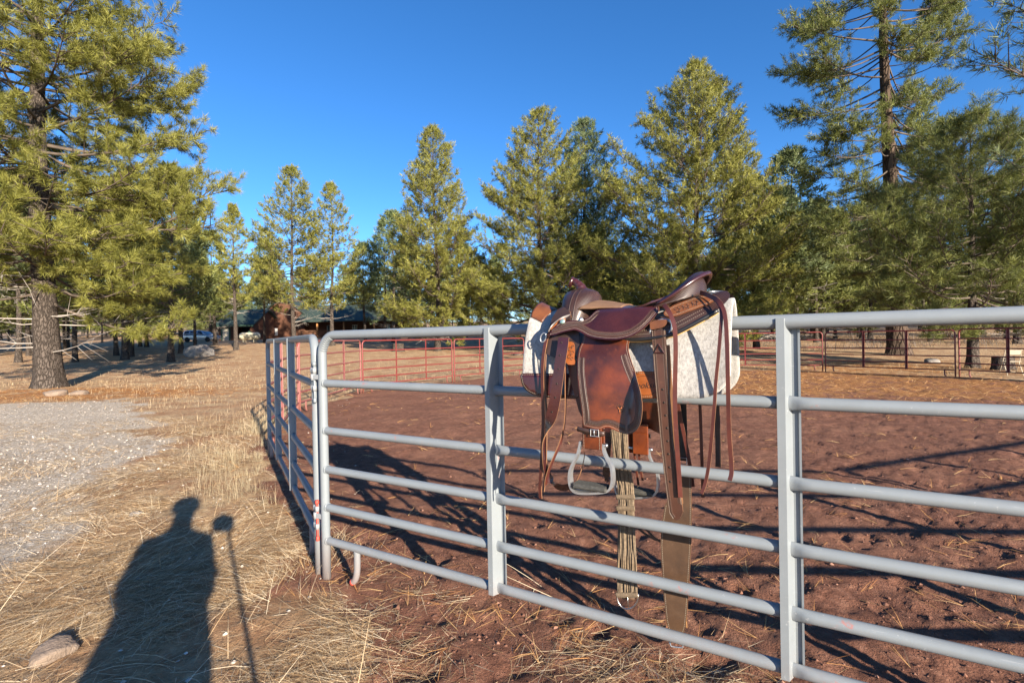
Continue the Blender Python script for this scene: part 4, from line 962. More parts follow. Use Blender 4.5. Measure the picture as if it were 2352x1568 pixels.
def tuft_templates(rng, nn, ln_, wid, K=6):
    out = []
    for _ in range(K):
        V = []
        for i in range(nn):
            th = rng.uniform(0, 2*math.pi); ph = abs(rng.normal(0.75, .38)); ph = min(ph, 1.75); base = rng.uniform(-.55, .30)*ln_*(1 if ph > .5 else .5)
            d = np.array([math.cos(ph), math.sin(ph)*math.cos(th), math.sin(ph)*math.sin(th)]); L = ln_*rng.uniform(.75, 1.1)
            s = np.cross(d, rng.normal(size=3)); s /= np.linalg.norm(s); p = np.array([base, 0, 0]); w = wid*rng.uniform(.7, 1.2)
            V += [p+d*L*.12+s*w*.5, p+d*L*.12-s*w*.5, p+d*L]
        out.append(np.array(V))
    return np.stack(out)          # (K, nn*3, 3)
def grow(seed, H, base, prof, r0, nprim, tl=.24, tw=.022, nn=14, dens=1.0, lean=(0, 0), open_=0.0, dead=8, gap=None, sec_len=.34, up0=-.05, up1=.75, rootz=0.0, curlk=1.0, s0=.34, vdown=.35, spread=.9, lumps=None, twig=True):
    """returns trunk, limbs, dead limbs, crown meshes in tree space"""
    rng = np.random.default_rng(seed); T = MB(); L = MB(); D = MB()
    ax = lambda z: np.array([lean[0]*(z/H)+.10*math.sin(z*.35+seed), lean[1]*(z/H)+.10*math.cos(z*.31+seed*2), z])
    zs = np.concatenate([[-.4, 0, .15, .4, .8, 1.5], np.linspace(2.5, H*.995, 16)])
    def tr(z): return max(.02, r0*(1-.93*(max(z, 0)/H)**.85) + r0*.34*math.exp(-max(z, 0)/.35))
    ph = rng.uniform(0, 6)
    T.tube([ax(max(z, 0)*1.0)+np.array([0, 0, min(z, 0)]) for z in zs], [tr(z) for z in zs], 18, rfun=lambda i, a: 1+.07*math.sin(3*a+ph+i*.3)+.05*math.sin(7*a+i*.7)+(.10*math.sin(5*a+ph) if zs[i] < .5 else 0))
    pos = []; dirs = []; scl = []
    for i in range(nprim):
        f = (i+.5)/nprim; t = base+(1-base)*(1-(1-f)**1.12) if True else f; t = min(.985, t+rng.uniform(-.012, .012)); z = t*H
        az_ = i*2.39996+rng.uniform(-.5, .5); rel = min(1.0, max(0.0, (t-base)/(1-base))); R = prof(rel, az_)*rng.uniform(.78, 1.04)
        if open_ and rng.random() < open_: continue
        if R < .25: R = .25
        el = lerp(up0, up1, rel**1.3)+rng.uniform(-.28, .24); p = ax(z); hd = np.array([math.cos(az_), math.sin(az_), 0]); m = 7; pts = []
        curl = rng.uniform(.10, .32)*R*curlk; sag = rng.uniform(.02, .12)*R*(1-rel); side = np.array([-hd[1], hd[0], 0])*rng.uniform(-.18, .18)*R
        for k_ in range(m):
            s = k_/(m-1); pts.append(p+hd*R*s*math.cos(el)+side*s*s+np.array([0, 0, R*s*math.sin(el)+curl*s**2.4-sag*math.sin(s*math.pi)]))
        pts = np.array(pts); rb = max(.010, min(tr(z)*.4, .0115*R+.006)); L.tube(pts, [rb*(1-.85*k_/(m-1)) for k_ in range(m)], 5, caps=False)
        ns = max(4, int(R*4.4*dens)); 
        for j in range(ns):
            s = lerp(s0+.20*(open_ > 0), 1.0, ((j+rng.uniform(.1, .9))/ns)**.75); x = s*(m-1); k0 = min(int(x), m-2); b0 = lerp(pts[k0], pts[k0+1], x-k0); tg = pts[min(k0+1, m-1)]-pts[k0]; tg /= np.linalg.norm(tg)
            sd = np.array([-tg[1], tg[0], 0]); sd /= np.linalg.norm(sd)+1e-9; sgn = 1 if j % 2 else -1; l2 = min(1.5, R*sec_len*(1.12-.75*s)*rng.uniform(.5, 1.2)+.2)
            d2 = tg*rng.uniform(.35, .9)+sd*sgn*rng.uniform(.35, 1.0)*spread+np.array([0, 0, rng.uniform(-vdown, .80)]); d2 /= np.linalg.norm(d2); e = b0+d2*l2+np.array([0, 0, .16*l2])
            if twig: L.tube([b0, e], [rb*.35, .004], 3, caps=False)
            nt_ = max(2, int(l2/(tl*.50)*dens)); 
            for q in range(nt_):
                w = 1-.72*q/max(1, nt_); pp = lerp(b0, e, w)+rng.normal(0, .25*tl, 3)*(q > 0); dd = d2+np.array([0, 0, .35])+rng.normal(0, .38, 3)
                pos.append(pp); dirs.append(dd); scl.append(rng.uniform(.72, 1.15))
        pos.append(pts[-1]); dirs.append(pts[-1]-pts[-2]+np.array([0, 0, .05])); scl.append(1.1)
    for q in range(5): pos.append(ax(H*(1-.012*q))); dirs.append(np.array([rng.normal(0, .35), rng.normal(0, .35), 1])); scl.append(.95)
    for i in range(dead):                                     # bare grey lower limbs
        z = H*max(.06, base-.005+rng.uniform(-.10, .06)); az_ = rng.uniform(0, 6.283); R = prof(.06, az_)*rng.uniform(.30, .75); p = ax(z); hd = np.array([math.cos(az_), math.sin(az_), 0]); dr = rng.uniform(-.25, .12); pts = [p+hd*R*s+np.array([0, 0, R*(dr*s+.18*s*s)])+rng.normal(0, .03, 3)*(s > 0) for s in (0, .3, .6, 1)]
        D.tube(pts, [.028, .02, .013, .004], 5, caps=False)
        for j in range(7):
            s = rng.uniform(.25, 1); b0 = p+hd*R*s+np.array([0, 0, R*(dr*s+.18*s*s)]); d2 = hd*.6+rng.normal(0, .6, 3); d2 /= np.linalg.norm(d2); l2 = R*rng.uniform(.12, .35); D.tube([b0, b0+d2*l2*.5+rng.normal(0, .02, 3), b0+d2*l2], [.010, .007, .003], 3, caps=False)
    pos = np.array(pos); dirs = np.array(dirs); scl = np.array(scl); N = len(pos); dirs /= np.linalg.norm(dirs, axis=1, keepdims=True)
    tm_ = tuft_templates(rng, nn, tl, tw); ref = rng.normal(size=(N, 3)); y = np.cross(dirs, ref); y /= np.linalg.norm(y, axis=1, keepdims=True); zc = np.cross(dirs, y); M = np.stack([dirs, y, zc], 2)*scl[:, None, None]
    P = np.einsum('nij,nkj->nki', M, tm_[rng.integers(0, len(tm_), N)])+pos[:, None, :]; nv = P.shape[1]; V = P.reshape(-1, 3); F = np.arange(len(V)).reshape(-1, 3)
    var = np.repeat(np.clip(rng.normal(.5, .2, N), 0, 1), nv)
    crown = npmesh('crown', V, F, False, {'var': var}); return T, L, D, crown, N
NT = [0]
def tree(loc, label, mats, group, name='pine_tree', **kw):
    T, L, D, cr, N = grow(**kw); NT[0] += len(cr.polygons); print('CROWN', label[:40], len(cr.polygons), N)
    root = thing(name, label, 'tree', loc, 0.0, group); T.build('trunk', mats[0], root); L.build('limbs', 'twig', root)
    if D.v: D.build('dead_limbs', 'dead_twig', root)
    link('crown', cr, mats[1], root); return root
def at_px(u, y):
    p = aty(u, 775, y); return Vector((p.x, y, hz(p.x, y)-.05))
def top_h(u, v, y, base): return aty(u, v, y).z-base
def cone(R, k=.75, q=.10):
    """full young pine: rounded-conical, widest low down"""
    return lambda r, a: 1.22*R*min(1.0, (r+q)/(.20))*(max(0, 1-r**1.25)**k)*(1+.14*math.sin(2*a+R*7)+.12*math.sin(3*a+R*13+r*5)+.07*math.sin(9*r+a))
GRP = 'pines around the round pen'
# big pine on the left
p = at_px(103, 17.4)
def prof_left(r, a): return float(np.interp(r, [0, .06, .18, .36, .55, .75, 1.0], [4.3, 4.9, 5.2, 4.9, 3.5, 2.2, .3]))*(1+.05*math.sin(2*a+1)+.05*math.sin(5*a)+.13*max(0.0, math.cos(a+.35))**2*max(0.0, 1-r*1.6))
tree(p, 'very large pine filling the left edge, thick shaded trunk by the gravel', ('bark_grey', 'needles_yellow'), GRP, seed=3, H=21.5, base=.155, prof=prof_left, r0=.41, nprim=205, s0=.22, tl=.30, tw=.0165, nn=40, dens=.92, spread=1.15, vdown=.6, curlk=.7, dead=16, sec_len=.36, up0=-.14, up1=.7)
# huge open pine on the right
p = at_px(2063, 27.0)
def prof_right(r, a): return float(np.interp(r, [0, .1, .3, .5, .8, 1.0], [2.6, 3.8, 4.7, 5.0, 4.0, 1.0]))*(1+.12*math.sin(2*a+.4)+.12*math.sin(3*a))*(1-.5*max(0.0, -math.sin(a))**2)
tree(p, 'huge tall pine with an open crown and thick reddish trunk behind the right red panels', ('bark_red', 'needles_green'), GRP, seed=11, H=29, base=.16, prof=prof_right, r0=.50, nprim=235, tl=.33, tw=.034, nn=13, dens=1.1, vdown=.5, open_=.15, dead=12, lean=(-.9, 0), sec_len=.36, up0=-.30, up1=.35, curlk=.35)
p = at_px(2235, 18.9)
tree(p, 'bushy light green pine in front of the huge pine at the right edge', ('bark_grey', 'needles_green'), GRP, seed=5, H=top_h(2230, 285, 18.9, p.z), base=.20, prof=cone(3.7, .62, .14), r0=.19, nprim=120, tl=.31, tw=.017, nn=30, dens=1.0, dead=6, up0=-.15)
p = Vector((15.9, 11.0, hz(15.9, 11.0)-.05))
tree(p, 'dark pine past the right edge whose branch tips reach into the top right corner', ('bark_grey', 'needles_blue'), GRP, seed=8, H=15.5, base=.36, prof=cone(3.7, .55, .3), r0=.26, nprim=64, tl=.29, tw=.020, nn=20, dens=.85, dead=2)
# row of full pines behind the pen
rows = [(541, 45, 478, 1.75, .33, .20, 'thin young pine left of the garage', 'needles_yellow', 'bark_grey', 21, 90),
        (675, 50, 388, 3.9, .22, .24, 'pale green pine standing in front of the brown garage wall', 'needles_yellow', 'bark_grey', 22, 130),
        (766, 50, 425, 2.9, .22, .21, 'narrow pine with bare lower limbs in front of the house porch', 'needles_yellow', 'bark_grey', 23, 115),
        (885, 62, 510, 2.9, .15, .2, 'small dark pine left of the tall pointed pine behind the grey upright', 'needles_blue', 'bark_grey', 24, 100),
        (1005, 38, 298, 4.2, .07, .24, 'tall pointed pine behind the fence, between the house and the first upright', 'needles_yellow', 'bark_grey', 25, 165),
        (1245, 36, 258, 4.7, .05, .27, 'tall full pine directly behind the first grey upright and saddle front', 'needles_yellow', 'bark_grey', 26, 180),
        (1348, 43, 283, 5.2, .06, .28, 'darker pine half hidden behind the full pine above the saddle horn', 'needles_blue', 'bark_grey', 27, 160),
        (1605, 31, 155, 5.5, .06, .29, 'broad tall pine behind the saddle cantle, tallest of the middle row', 'needles_yellow', 'bark_grey', 28, 200),
        (1802, 45, 440, 3.3, .10, .22, 'small bluish pine right of the broad tall pine', 'needles_blue', 'bark_grey', 29, 110),
        (1892, 42, 505, 3.1, .10, .2, 'low yellowish pine left of the huge trunk', 'needles_green', 'bark_grey', 30, 110)]
for u, y, vt, R, bs, r0, lb, nm, bk, sd, npr in rows:
    p = at_px(u, y); near_ = y < 40
    tree(p, lb, (bk, nm), GRP, seed=sd, H=top_h(u, vt, y, p.z), base=bs, prof=cone(R, .72), r0=r0, nprim=npr, tl=.30 if near_ else .36, tw=.036 if near_ else .046, nn=12 if near_ else 12, dens=1.08 if near_ else .95, dead=14)
print('crown tris', NT)
# the stand of pines farther back: three kinds, copied
protos = []
for k_, (sd, H, R, bs) in enumerate(((61, 12.5, 2.6, .26), (62, 11.0, 3.0, .12), (63, 14.0, 2.3, .40))):
    T, L, D, cr, N = grow(seed=sd, H=H, base=bs, prof=cone(R, .6, .15), r0=.19, nprim=80, tl=.50, tw=.080, nn=9, dens=.75, dead=8, twig=False); NT[0] += len(cr.polygons)
    protos.append((T.mesh('trunk'), L.mesh('limbs'), D.mesh('dead_limbs'), cr))
for me in protos:
    me[0].materials.append(MATS['bark_grey']); me[1].materials.append(MATS['twig']); me[2].materials.append(MATS['dead_twig'])
rnd = random.Random(12); spots = []
for k_ in range(46): spots.append((rnd.uniform(-160, 500), rnd.uniform(31, 58) if k_ % 3 else rnd.uniform(58, 95)))
for k_ in range(52): spots.append((rnd.uniform(1660, 2560), rnd.uniform(40, 62) if k_ % 2 else rnd.uniform(60, 105)))
for k_ in range(26): spots.append((rnd.uniform(820, 1640), rnd.uniform(62, 105)))
for k_ in range(16): spots.append((rnd.uniform(540, 830), rnd.uniform(92, 125)))
for k_ in range(34): spots.append((rnd.uniform(-200, 540), rnd.uniform(90, 150)))
for k_ in range(40): spots.append((rnd.uniform(1640, 2600), rnd.uniform(90, 150)))
for k_ in range(24): spots.append((rnd.uniform(820, 1660), rnd.uniform(100, 150)))
for k_ in range(34): spots.append((rnd.uniform(-220, 560), rnd.uniform(105, 170)))
for k_ in range(16): spots.append((rnd.uniform(1690, 2360), rnd.uniform(33, 46)))
spots += [(609, 62), (838, 60), (905, 56), (942, 60)]
spots += [(268, 40), (302, 38), (395, 46), (418, 42), (446, 52), (40, 34), (150, 48)]
LBS = {0: 'dark slender pine in the stand behind the big left pine', 1: 'slender pine in the dense stand behind the right pen panels', 2: 'distant pine in the stand behind the middle row of pines', 3: 'distant pine rising behind the brown house'}
used = []
OWN = {268: 'dark slim pine trunk right of the big left trunk, left one of a close pair', 302: 'dark slim pine trunk right of the big left trunk, right one of a close pair', 395: 'grey pine trunk standing left of the parked car', 418: 'darkest thick pine trunk just in front of the parked car', 446: 'thin pine trunk crossing in front of the parked car', 40: 'slim dark pine at the left edge, left of the big trunk', 150: 'slim pine close behind the right side of the big left trunk'}
spots = spots[-7:]+spots[:-7]
for i, (u, y) in enumerate(spots):
    x = (u-1176)/FPX*y
    if any((x-a)**2+(y-b)**2 < 4.0 for a, b in used): continue
    used.append((x, y)); k_ = 2 if u in OWN or u in (609, 838, 905, 942) else rnd.randrange(3) if u > 530 else (rnd.choice((0, 2, 2)) if y < 80 else 1); p = at_px(u, y); s = rnd.uniform(.75, 1.12)*(.95 if y < 60 else 1.05); zone = 0 if u < 530 else (3 if u < 830 else (1 if u > 1645 else 2))
    root = thing('pine_tree', OWN.get(u, LBS[zone]), 'tree', p, rnd.uniform(0, 6.28), ['pines behind the big left pine', 'pines behind the right panels', 'pines behind the middle row', 'pines behind the house'][zone]); root.scale = (s*rnd.uniform(.9, 1.2), s*rnd.uniform(.9, 1.2), s)
    for nm, me in zip(('trunk', 'limbs', 'dead_limbs', 'crown'), protos[k_]): 
        o = bpy.data.objects.new(nm, me); COL.objects.link(o); o.parent = root
for (T_, L_2, D_, c_), nm in zip(protos, ('needles_green', 'needles_green', 'needles_blue')): c_.materials.append(MATS[nm])
print('CROWN', NT, len(used))

# ================================================================== ground cover
rg = np.random.default_rng(77)
def cover_mat(name, a, b_, c_, tr=.25, rough=.7):
    m, nt, b = newmat(name); f = attr(nt, 'var'); c = ramp(nt, f, [(.1, a), (.5, b_), (.9, c_)]); ln(nt, c, b.inputs['Base Color']); b.inputs['Roughness'].default_value = rough; b.inputs['Specular IOR Level'].default_value = .25
    t = nt.nodes.new('ShaderNodeBsdfTranslucent'); mx = nt.nodes.new('ShaderNodeMixShader'); mx.inputs[0].default_value = tr; ln(nt, c, t.inputs[0]); ln(nt, b.outputs[0], mx.inputs[1]); ln(nt, t.outputs[0], mx.inputs[2]); ln(nt, mx.outputs[0], nt.nodes['Material Output'].inputs[0])
cover_mat('straw', (.24, .14, .07), (.52, .36, .20), (.80, .67, .47))
cover_mat('dry_grass', (.32, .205, .11), (.54, .395, .23), (.76, .62, .42), .35)
cover_mat('needle_litter', (.30, .125, .045), (.55, .28, .10), (.74, .50, .24), .1)
cover_mat('clod', (.11, .05, .033), (.20, .096, .064), (.34, .185, .13), 0, .95)
cover_mat('pebble', (.27, .225, .18), (.48, .42, .355), (.68, .62, .55), 0, .9)
cover_mat('weed', (.28, .20, .115), (.45, .355, .22), (.62, .53, .35), .3)
cover_mat('dead_brush', (.07, .058, .05), (.13, .11, .095), (.21, .185, .165), 0, .9)
def stuff(name, me, mat, label, cat):
    o = link(name, me, mat); o['kind'] = 'stuff'; o['label'] = label; o['category'] = cat; return o
def blades(X, Y, L, W, yaw, pitch, bend, zoff=0.0, seg=2, roll=None):
    """curved blades: strips of seg quads; pitch 0 = lying, pi/2 = upright"""
    n = len(X); Z = hgt(X, Y)+zoff; d = np.stack([np.cos(yaw), np.sin(yaw), np.zeros(n)], 1); s = np.stack([-np.sin(yaw), np.cos(yaw), np.zeros(n)], 1); V = []
    if roll is not None: s = s*np.cos(roll)[:, None]+np.array([0, 0, 1.])*np.sin(roll)[:, None]
    p = np.stack([X, Y, Z], 1); a = pitch.copy()
    for k_ in range(seg+1):
        w = W*(1-(k_/seg)**2*.8); V += [p-s*w[:, None]/2, p+s*w[:, None]/2]
        st = d*(np.cos(a)*L/seg)[:, None]; st[:, 2] += np.sin(a)*L/seg; p = p+st; a = a+bend/seg
    V = np.stack(V, 1); nv = 2*(seg+1); B = np.arange(n)[:, None]*nv; F = np.concatenate([np.stack([B[:, 0]+2*k_, B[:, 0]+2*k_+1, B[:, 0]+2*k_+3, B[:, 0]+2*k_+2], 1) for k_ in range(seg)])
    return V.reshape(-1, 3), F, nv
def scatter(n, ymin, ymax, k0, k1, power=1.0):
    """places spread so that near ground gets more"""
    y = np.exp(rg.uniform(math.log(ymin), math.log(ymax), n)) if power else rg.uniform(ymin, ymax, n); x = rg.uniform(k0, k1, n)*(y+.9); return x, y
# matted straw by the foreground, outside the pen
x, y = scatter(330000, 1.2, 9.5, -1.25, .45); wd_, wg_, wl_, pn = zones(x, y); dn = fbm(x*1.4, y*1.4, 51, 3); keep = (rg.random(len(x)) < (1-wd_)*(1-.72*wg_)*np.clip((dn-.37)*6, .08, 1)*.95+.30*wd_*(pn > -.25)*np.clip((dn-.42)*5, 0, 1)*(y < 4)+.02*wd_*(pn > -.5)); x = x[keep]; y = y[keep]; n = len(x)
sw = fbm(x*.9, y*.9, 61, 2)*9; L = rg.uniform(.05, .20, n); V, F, nv = blades(x, y, L, rg.uniform(.0015, .0034, n)*np.clip(y/3.0, .8, 2.4), sw+rg.normal(0, .8, n), rg.uniform(-.10, .38, n), rg.normal(-.25, .5, n), .004, 1, rg.uniform(-.6, .6, n))
stuff('straw_litter', npmesh('straw_litter', V, F, False, {'var': np.repeat(np.clip(rg.normal(.48, .30, n), 0, 1), nv)}), 'straw', 'matted tan straw and grass stems covering the ground left of the pen', 'straw')
# longer loose stems in the foreground
x, y = scatter(900, 1.3, 5, -1.2, .25); wd_, wg_, wl_, pn = zones(x, y); keep = rg.random(len(x)) < (1-.93*wd_)*(1-.9*wg_); x = x[keep]; y = y[keep]; n = len(x)
V, F, nv = blades(x, y, rg.uniform(.16, .42, n), rg.uniform(.002, .0038, n), rg.uniform(0, 6.28, n), rg.uniform(.05, .75, n), rg.normal(-.7, .6, n), .0, 4, rg.uniform(-.5, .5, n))
stuff('loose_stems', npmesh('loose_stems', V, F, False, {'var': np.repeat(np.clip(rg.normal(.65, .22, n), 0, 1), nv)}), 'straw', 'long pale loose grass stems lying over the straw in the foreground', 'straw')
# standing dry grass: field beyond the gravel, along the fence, behind the pen
def grass(name, x, y, hmul, wmul, mat, label, seg=2, pmin=.8):
    n = len(x); V, F, nv = blades(x, y, hmul*rg.uniform(.6, 1.25, n), wmul*np.clip(y/8, .5, 2.4)*rg.uniform(.7, 1.3, n), rg.uniform(0, 6.28, n), rg.uniform(pmin, 1.75, n), rg.normal(-.5, .9, n), -.01, seg)
    return stuff(name, npmesh(name, V, F, False, {'var': np.repeat(np.clip(rg.normal(.5, .22, n), 0, 1), nv)}), mat, label, 'grass')
x, y = scatter(110000, 5.5, 60, -1.15, 1.1); wd_, wg_, wl_, pn = zones(x, y); dn = fbm(x*.55, y*.55, 71, 3)
fence_d = pn; k_ = (1-wd_)*np.clip((dn-.36)*5, 0, 1)*(1-wg_)*np.clip(1-wl_*1.1, 0, 1)*np.clip((pn-.05)/.3, 0, 1)*np.clip(.25+.75*(y-7)/4, .12, 1); keep = rg.random(len(x)) < k_; x = x[keep]; y = y[keep]
grass('dry_grass', x, y, (.05+.24*fbm(x*1.2, y*1.2, 73, 3))*np.clip(1.15-y/60, .45, 1)*np.clip(y/10, .7, 1), .0030, 'dry_grass', 'standing pale dry grass around the pen and under the pines', 2, .15)
# weeds hugging the outside of the left panel
a_, b_ = np.array(CORN[1]), np.array(CORN[3]); n = 9000; t = rg.random(n)**.8; mid = np.array(CORN[2]); P = np.where((t < .5)[:, None], a_+(mid-a_)*(2*t)[:, None], mid+(b_-mid)*(2*t-1)[:, None]); nrm = np.array([-.86, -.5]); off = np.abs(rg.normal(.15, .36, n))+.10; x = P[:, 0]+nrm[0]*off; y = P[:, 1]+nrm[1]*off; dn = fbm(x*2.3, y*2.3, 81, 2); keep = (dn > .44) & (y > 4.3); x = x[keep]; y = y[keep]
grass('fence_weeds', x, y, .06+.26*fbm(x*2.9, y*2.9, 83, 3)**1.4, .0030, 'weed', 'scrubby dry weeds growing along the outside of the left pen panels', 3, .1)
# fallen pine needles on the pen dirt: three to a bundle
x, y = scatter(9000, 1.4, 22, -.9, 1.25); wd_, wg_, wl_, pn = zones(x, y); dn = fbm(x*1.6, y*1.6, 91, 3); keep = (pn < .5) & (rg.random(len(x)) < np.clip((dn-.38)*3.5, .10, 1)*.55+.7*wl_); x = np.repeat(x[keep], 3); y = np.repeat(y[keep], 3); n = len(x); yw = np.repeat(rg.uniform(0, 6.28, n//3), 3)+rg.normal(0, .22, n)
V, F, nv = blades(x, y, rg.uniform(.10, .19, n), .0028*np.clip(y/3.5, .8, 5), yw, rg.uniform(.0, .30, n), rg.normal(-.2, .3, n), .006, 2, rg.uniform(-.5, .5, n))
stuff('pine_needles', npmesh('pine_needles', V, F, False, {'var': np.repeat(np.clip(rg.normal(.5, .25, n), 0, 1), nv)}), 'needle_litter', 'fallen orange-tan pine needles scattered over the red pen dirt', 'pine needles')
x = rg.uniform(-18, 18, 60000); y = rg.uniform(9, 24, 60000); wd_, wg_, wl_, pn = zones(x, y); keep = rg.random(len(x)) < wl_*.75; x = x[keep]; y = y[keep]; n = len(x)
V, F, nv = blades(x, y, rg.uniform(.12, .24, n), .0028*np.clip(y/3.5, .8, 4), rg.uniform(0, 6.28, n), rg.uniform(0, .35, n), rg.normal(-.2, .3, n), .006, 1, rg.uniform(-.5, .5, n))
stuff('needle_carpet', npmesh('needle_carpet', V, F, False, {'var': np.repeat(np.clip(rg.normal(.5, .22, n), 0, 1), nv)}), 'needle_litter', 'thicker orange carpet of needles at the far side of the pen and under the left pine', 'pine needles')
# stones, pebbles, clods: small faceted lumps
OCT = np.array([(1, 0, 0), (0, 1, 0), (-1, 0, 0), (0, -1, 0), (0, 0, 1), (0, 0, -1), (.7, .7, .15), (-.7, .7, -.1), (-.7, -.7, .2), (.7, -.7, -.05)], float)
OF = np.array([(4, 0, 6), (4, 6, 1), (4, 1, 7), (4, 7, 2), (4, 2, 8), (4, 8, 3), (4, 3, 9), (4, 9, 0), (5, 6, 0), (5, 1, 6), (5, 7, 1), (5, 2, 7), (5, 8, 2), (5, 3, 8), (5, 9, 3), (5, 0, 9)])
def lumps(name, x, y, r, mat, label, cat, flat=.6, sink=.25, vm=.5, vs_=.22):
    n = len(x); z = hgt(x, y)+r*flat*(1-sink)*.6; yaw = rg.uniform(0, 6.28, n); c, s = np.cos(yaw), np.sin(yaw); T = OCT[None]*(1+rg.normal(0, .2, (n, len(OCT), 1))); T = T*np.stack([r*rg.uniform(.8, 1.3, n), r, r*flat*rg.uniform(.7, 1.2, n)], 1)[:, None, :]
    V = np.stack([T[..., 0]*c[:, None]-T[..., 1]*s[:, None]+x[:, None], T[..., 0]*s[:, None]+T[..., 1]*c[:, None]+y[:, None], T[..., 2]+z[:, None]], 2); F = (OF[None]+(np.arange(n)*len(OCT))[:, None, None]).reshape(-1, 3)
    return stuff(name, npmesh(name, V.reshape(-1, 3), F, False, {'var': np.repeat(np.clip(rg.normal(vm, vs_, n), 0, 1), len(OCT))}), mat, label, cat)
x, y = scatter(26000, 2.6, 13, -1.35, -.25); wd_, wg_, wl_, pn = zones(x, y); keep = rg.random(len(x)) < wg_*.55+.02; x = x[keep]; y = y[keep]; lumps('gravel', x, y, (rg.gamma(3, .0019, len(x))+.002)*np.clip(y/5.5, .55, 1.15), 'pebble', 'pale crushed stone of the gravel parking patch at the left', 'gravel', vm=.36, vs_=.20)
x, y = scatter(900, 1.5, 8, -1.2, .3); wd_, wg_, wl_, pn = zones(x, y); keep = rg.random(len(x)) < (1-wd_)**3*.5; x = x[keep]; y = y[keep]; lumps('pebbles', x, y, np.minimum(rg.gamma(2.0, .0036, len(x))+.003, .013), 'pebble', 'pale pebbles strewn in the straw beside the gravel', 'pebbles', vm=.45)
x, y = scatter(15000, 1.25, 7, -.6, 1.25); wd_, wg_, wl_, pn = zones(x, y); keep = rg.random(len(x)) < wd_*np.clip((fbm(x*2.5, y*2.5, 101, 3)-.3)*3, .1, 1)*.95; x = x[keep]; y = y[keep]; lumps('dirt_clods', x, y, rg.gamma(1.4, .0022, len(x))+.0018, 'clod', 'crumbs and clods of loose red-brown dirt in the pen', 'dirt', .75, .5, .4, .2)
# grey dead brush behind the right panels
n = 9000; u_ = rg.uniform(1640, 2500, n); y = rg.uniform(30, 52, n); x = (u_-1176)/FPX*y; dn = fbm(x*.35, y*.35, 111, 2); keep = dn > .47; x = x[keep]; y = y[keep]; n = len(x)
V, F, nv = blades(x, y, rg.uniform(.3, 1.2, n), rg.uniform(.008, .018, n), rg.uniform(0, 6.28, n), rg.uniform(.1, 1.3, n), rg.normal(-.3, 1.2, n), 0, 3)
stuff('dead_brush', npmesh('dead_brush', V, F, False, {'var': np.repeat(np.clip(rg.normal(.5, .25, n), 0, 1), nv)}), 'dead_brush', 'grey leafless brush on the forest floor behind the right pen panels', 'brush')

# ================================================================== house among the trees
def siding(name, a, b_):
    m, nt, b = newmat(name); co = coords(nt); sp = nt.nodes.new('ShaderNodeSeparateXYZ'); ln(nt, co, sp.inputs[0]); fr = math_(nt, 'FRACT', math_(nt, 'MULTIPLY', sp.outputs[2], 4.2)); f = noise(nt, coords(nt, (.6, .6, 6)), 2.5, 4)
    c = ramp(nt, f, [(.3, a), (.7, b_)]); k = ramp(nt, fr, [(.0, (0, 0, 0)), (.16, (1, 1, 1))]); c = mixc(nt, k, tuple(.3*x for x in a), c); ln(nt, c, b.inputs['Base Color']); b.inputs['Roughness'].default_value = .7; bump(nt, b, fr, .8, .05)
siding('log_siding', (.085, .034, .018), (.14, .058, .030))
plain('green_roof', (.028, .046, .036), .75, var=.3, scale=8, bstr=.5); plain('green_trim', (.04, .085, .055), .6); plain('door_cream', (.52, .47, .36), .6); plain('window_white', (.55, .55, .53), .5); plain('honey_wood', (.32, .15, .05), .55, var=.2); plain('deck_wood', (.13, .06, .03), .7, var=.25)
plain('dark_inside', (.03, .027, .024), .9); plain('glass', (.10, .13, .17), .08, 0, .05, spec=.8); plain('tank_cream', (.52, .47, .34), .5, var=.06, scale=3); plain('car_silver', (.50, .54, .60), .25, .5, .03, 2); plain('car_glass', (.03, .04, .06), .06, spec=.8); plain('tyre', (.02, .02, .02), .9); plain('rim', (.5, .5, .52), .35, .8); plain('lamp_red', (.35, .02, .02), .3); plain('lamp_clear', (.7, .72, .75), .15)
HY = 74.0
def HX(u, y=HY): return aty(u, 765, y).x
z0 = hz(HX(560), HY)-.25
def rect(mb, x0, x1, y0, y1, za, zb): mb.box(((x0+x1)/2, (y0+y1)/2, (za+zb)/2), (x1-x0, y1-y0, zb-za)); return mb
house = thing('brown_house', 'brown log-sided house with green roofs and a deck, behind the pines', 'house', (HX(600), HY, z0)); ho = Vector((HX(600), HY, z0))
def hb(name, mat, x0, x1, y0, y1, za, zb, par=house): q = MB(); rect(q, x0-ho.x, x1-ho.x, y0-ho.y, y1-ho.y, za, zb); return q.build(name, mat, par)
def gable(name, mat, x0, x1, y0, y1, ze, zr, axis, over=.5, th=.16, par=house):
    """two roof slopes; axis of the ridge"""
    for sgn in (-1, 1):
        q = MB()
        if axis == 'x':
            ym = (y0+y1)/2; ye = (y0-over) if sgn < 0 else (y1+over); sl = (zr-ze)/((y1-y0)/2); zz = ze-sl*over; P = [(x0-over, ye, zz), (x1+over, ye, zz), (x1+over, ym, zr), (x0-over, ym, zr)]
        else:
            xm = (x0+x1)/2; xe = (x0-over) if sgn < 0 else (x1+over); sl = (zr-ze)/((x1-x0)/2); zz = ze-sl*over; P = [(xe, y0-over, zz), (xe, y1+over, zz), (xm, y1+over, zr), (xm, y0-over, zr)]
        V = [Vector(p)-Vector((ho.x, ho.y, 0)) for p in P]; V = V+[p+Vector((0, 0, th)) for p in V]; q.add(V, [(0, 1, 2, 3), (7, 6, 5, 4), (0, 4, 5, 1), (1, 5, 6, 2), (2, 6, 7, 3), (3, 7, 4, 0)], 0, False); q.build(name, mat, par)
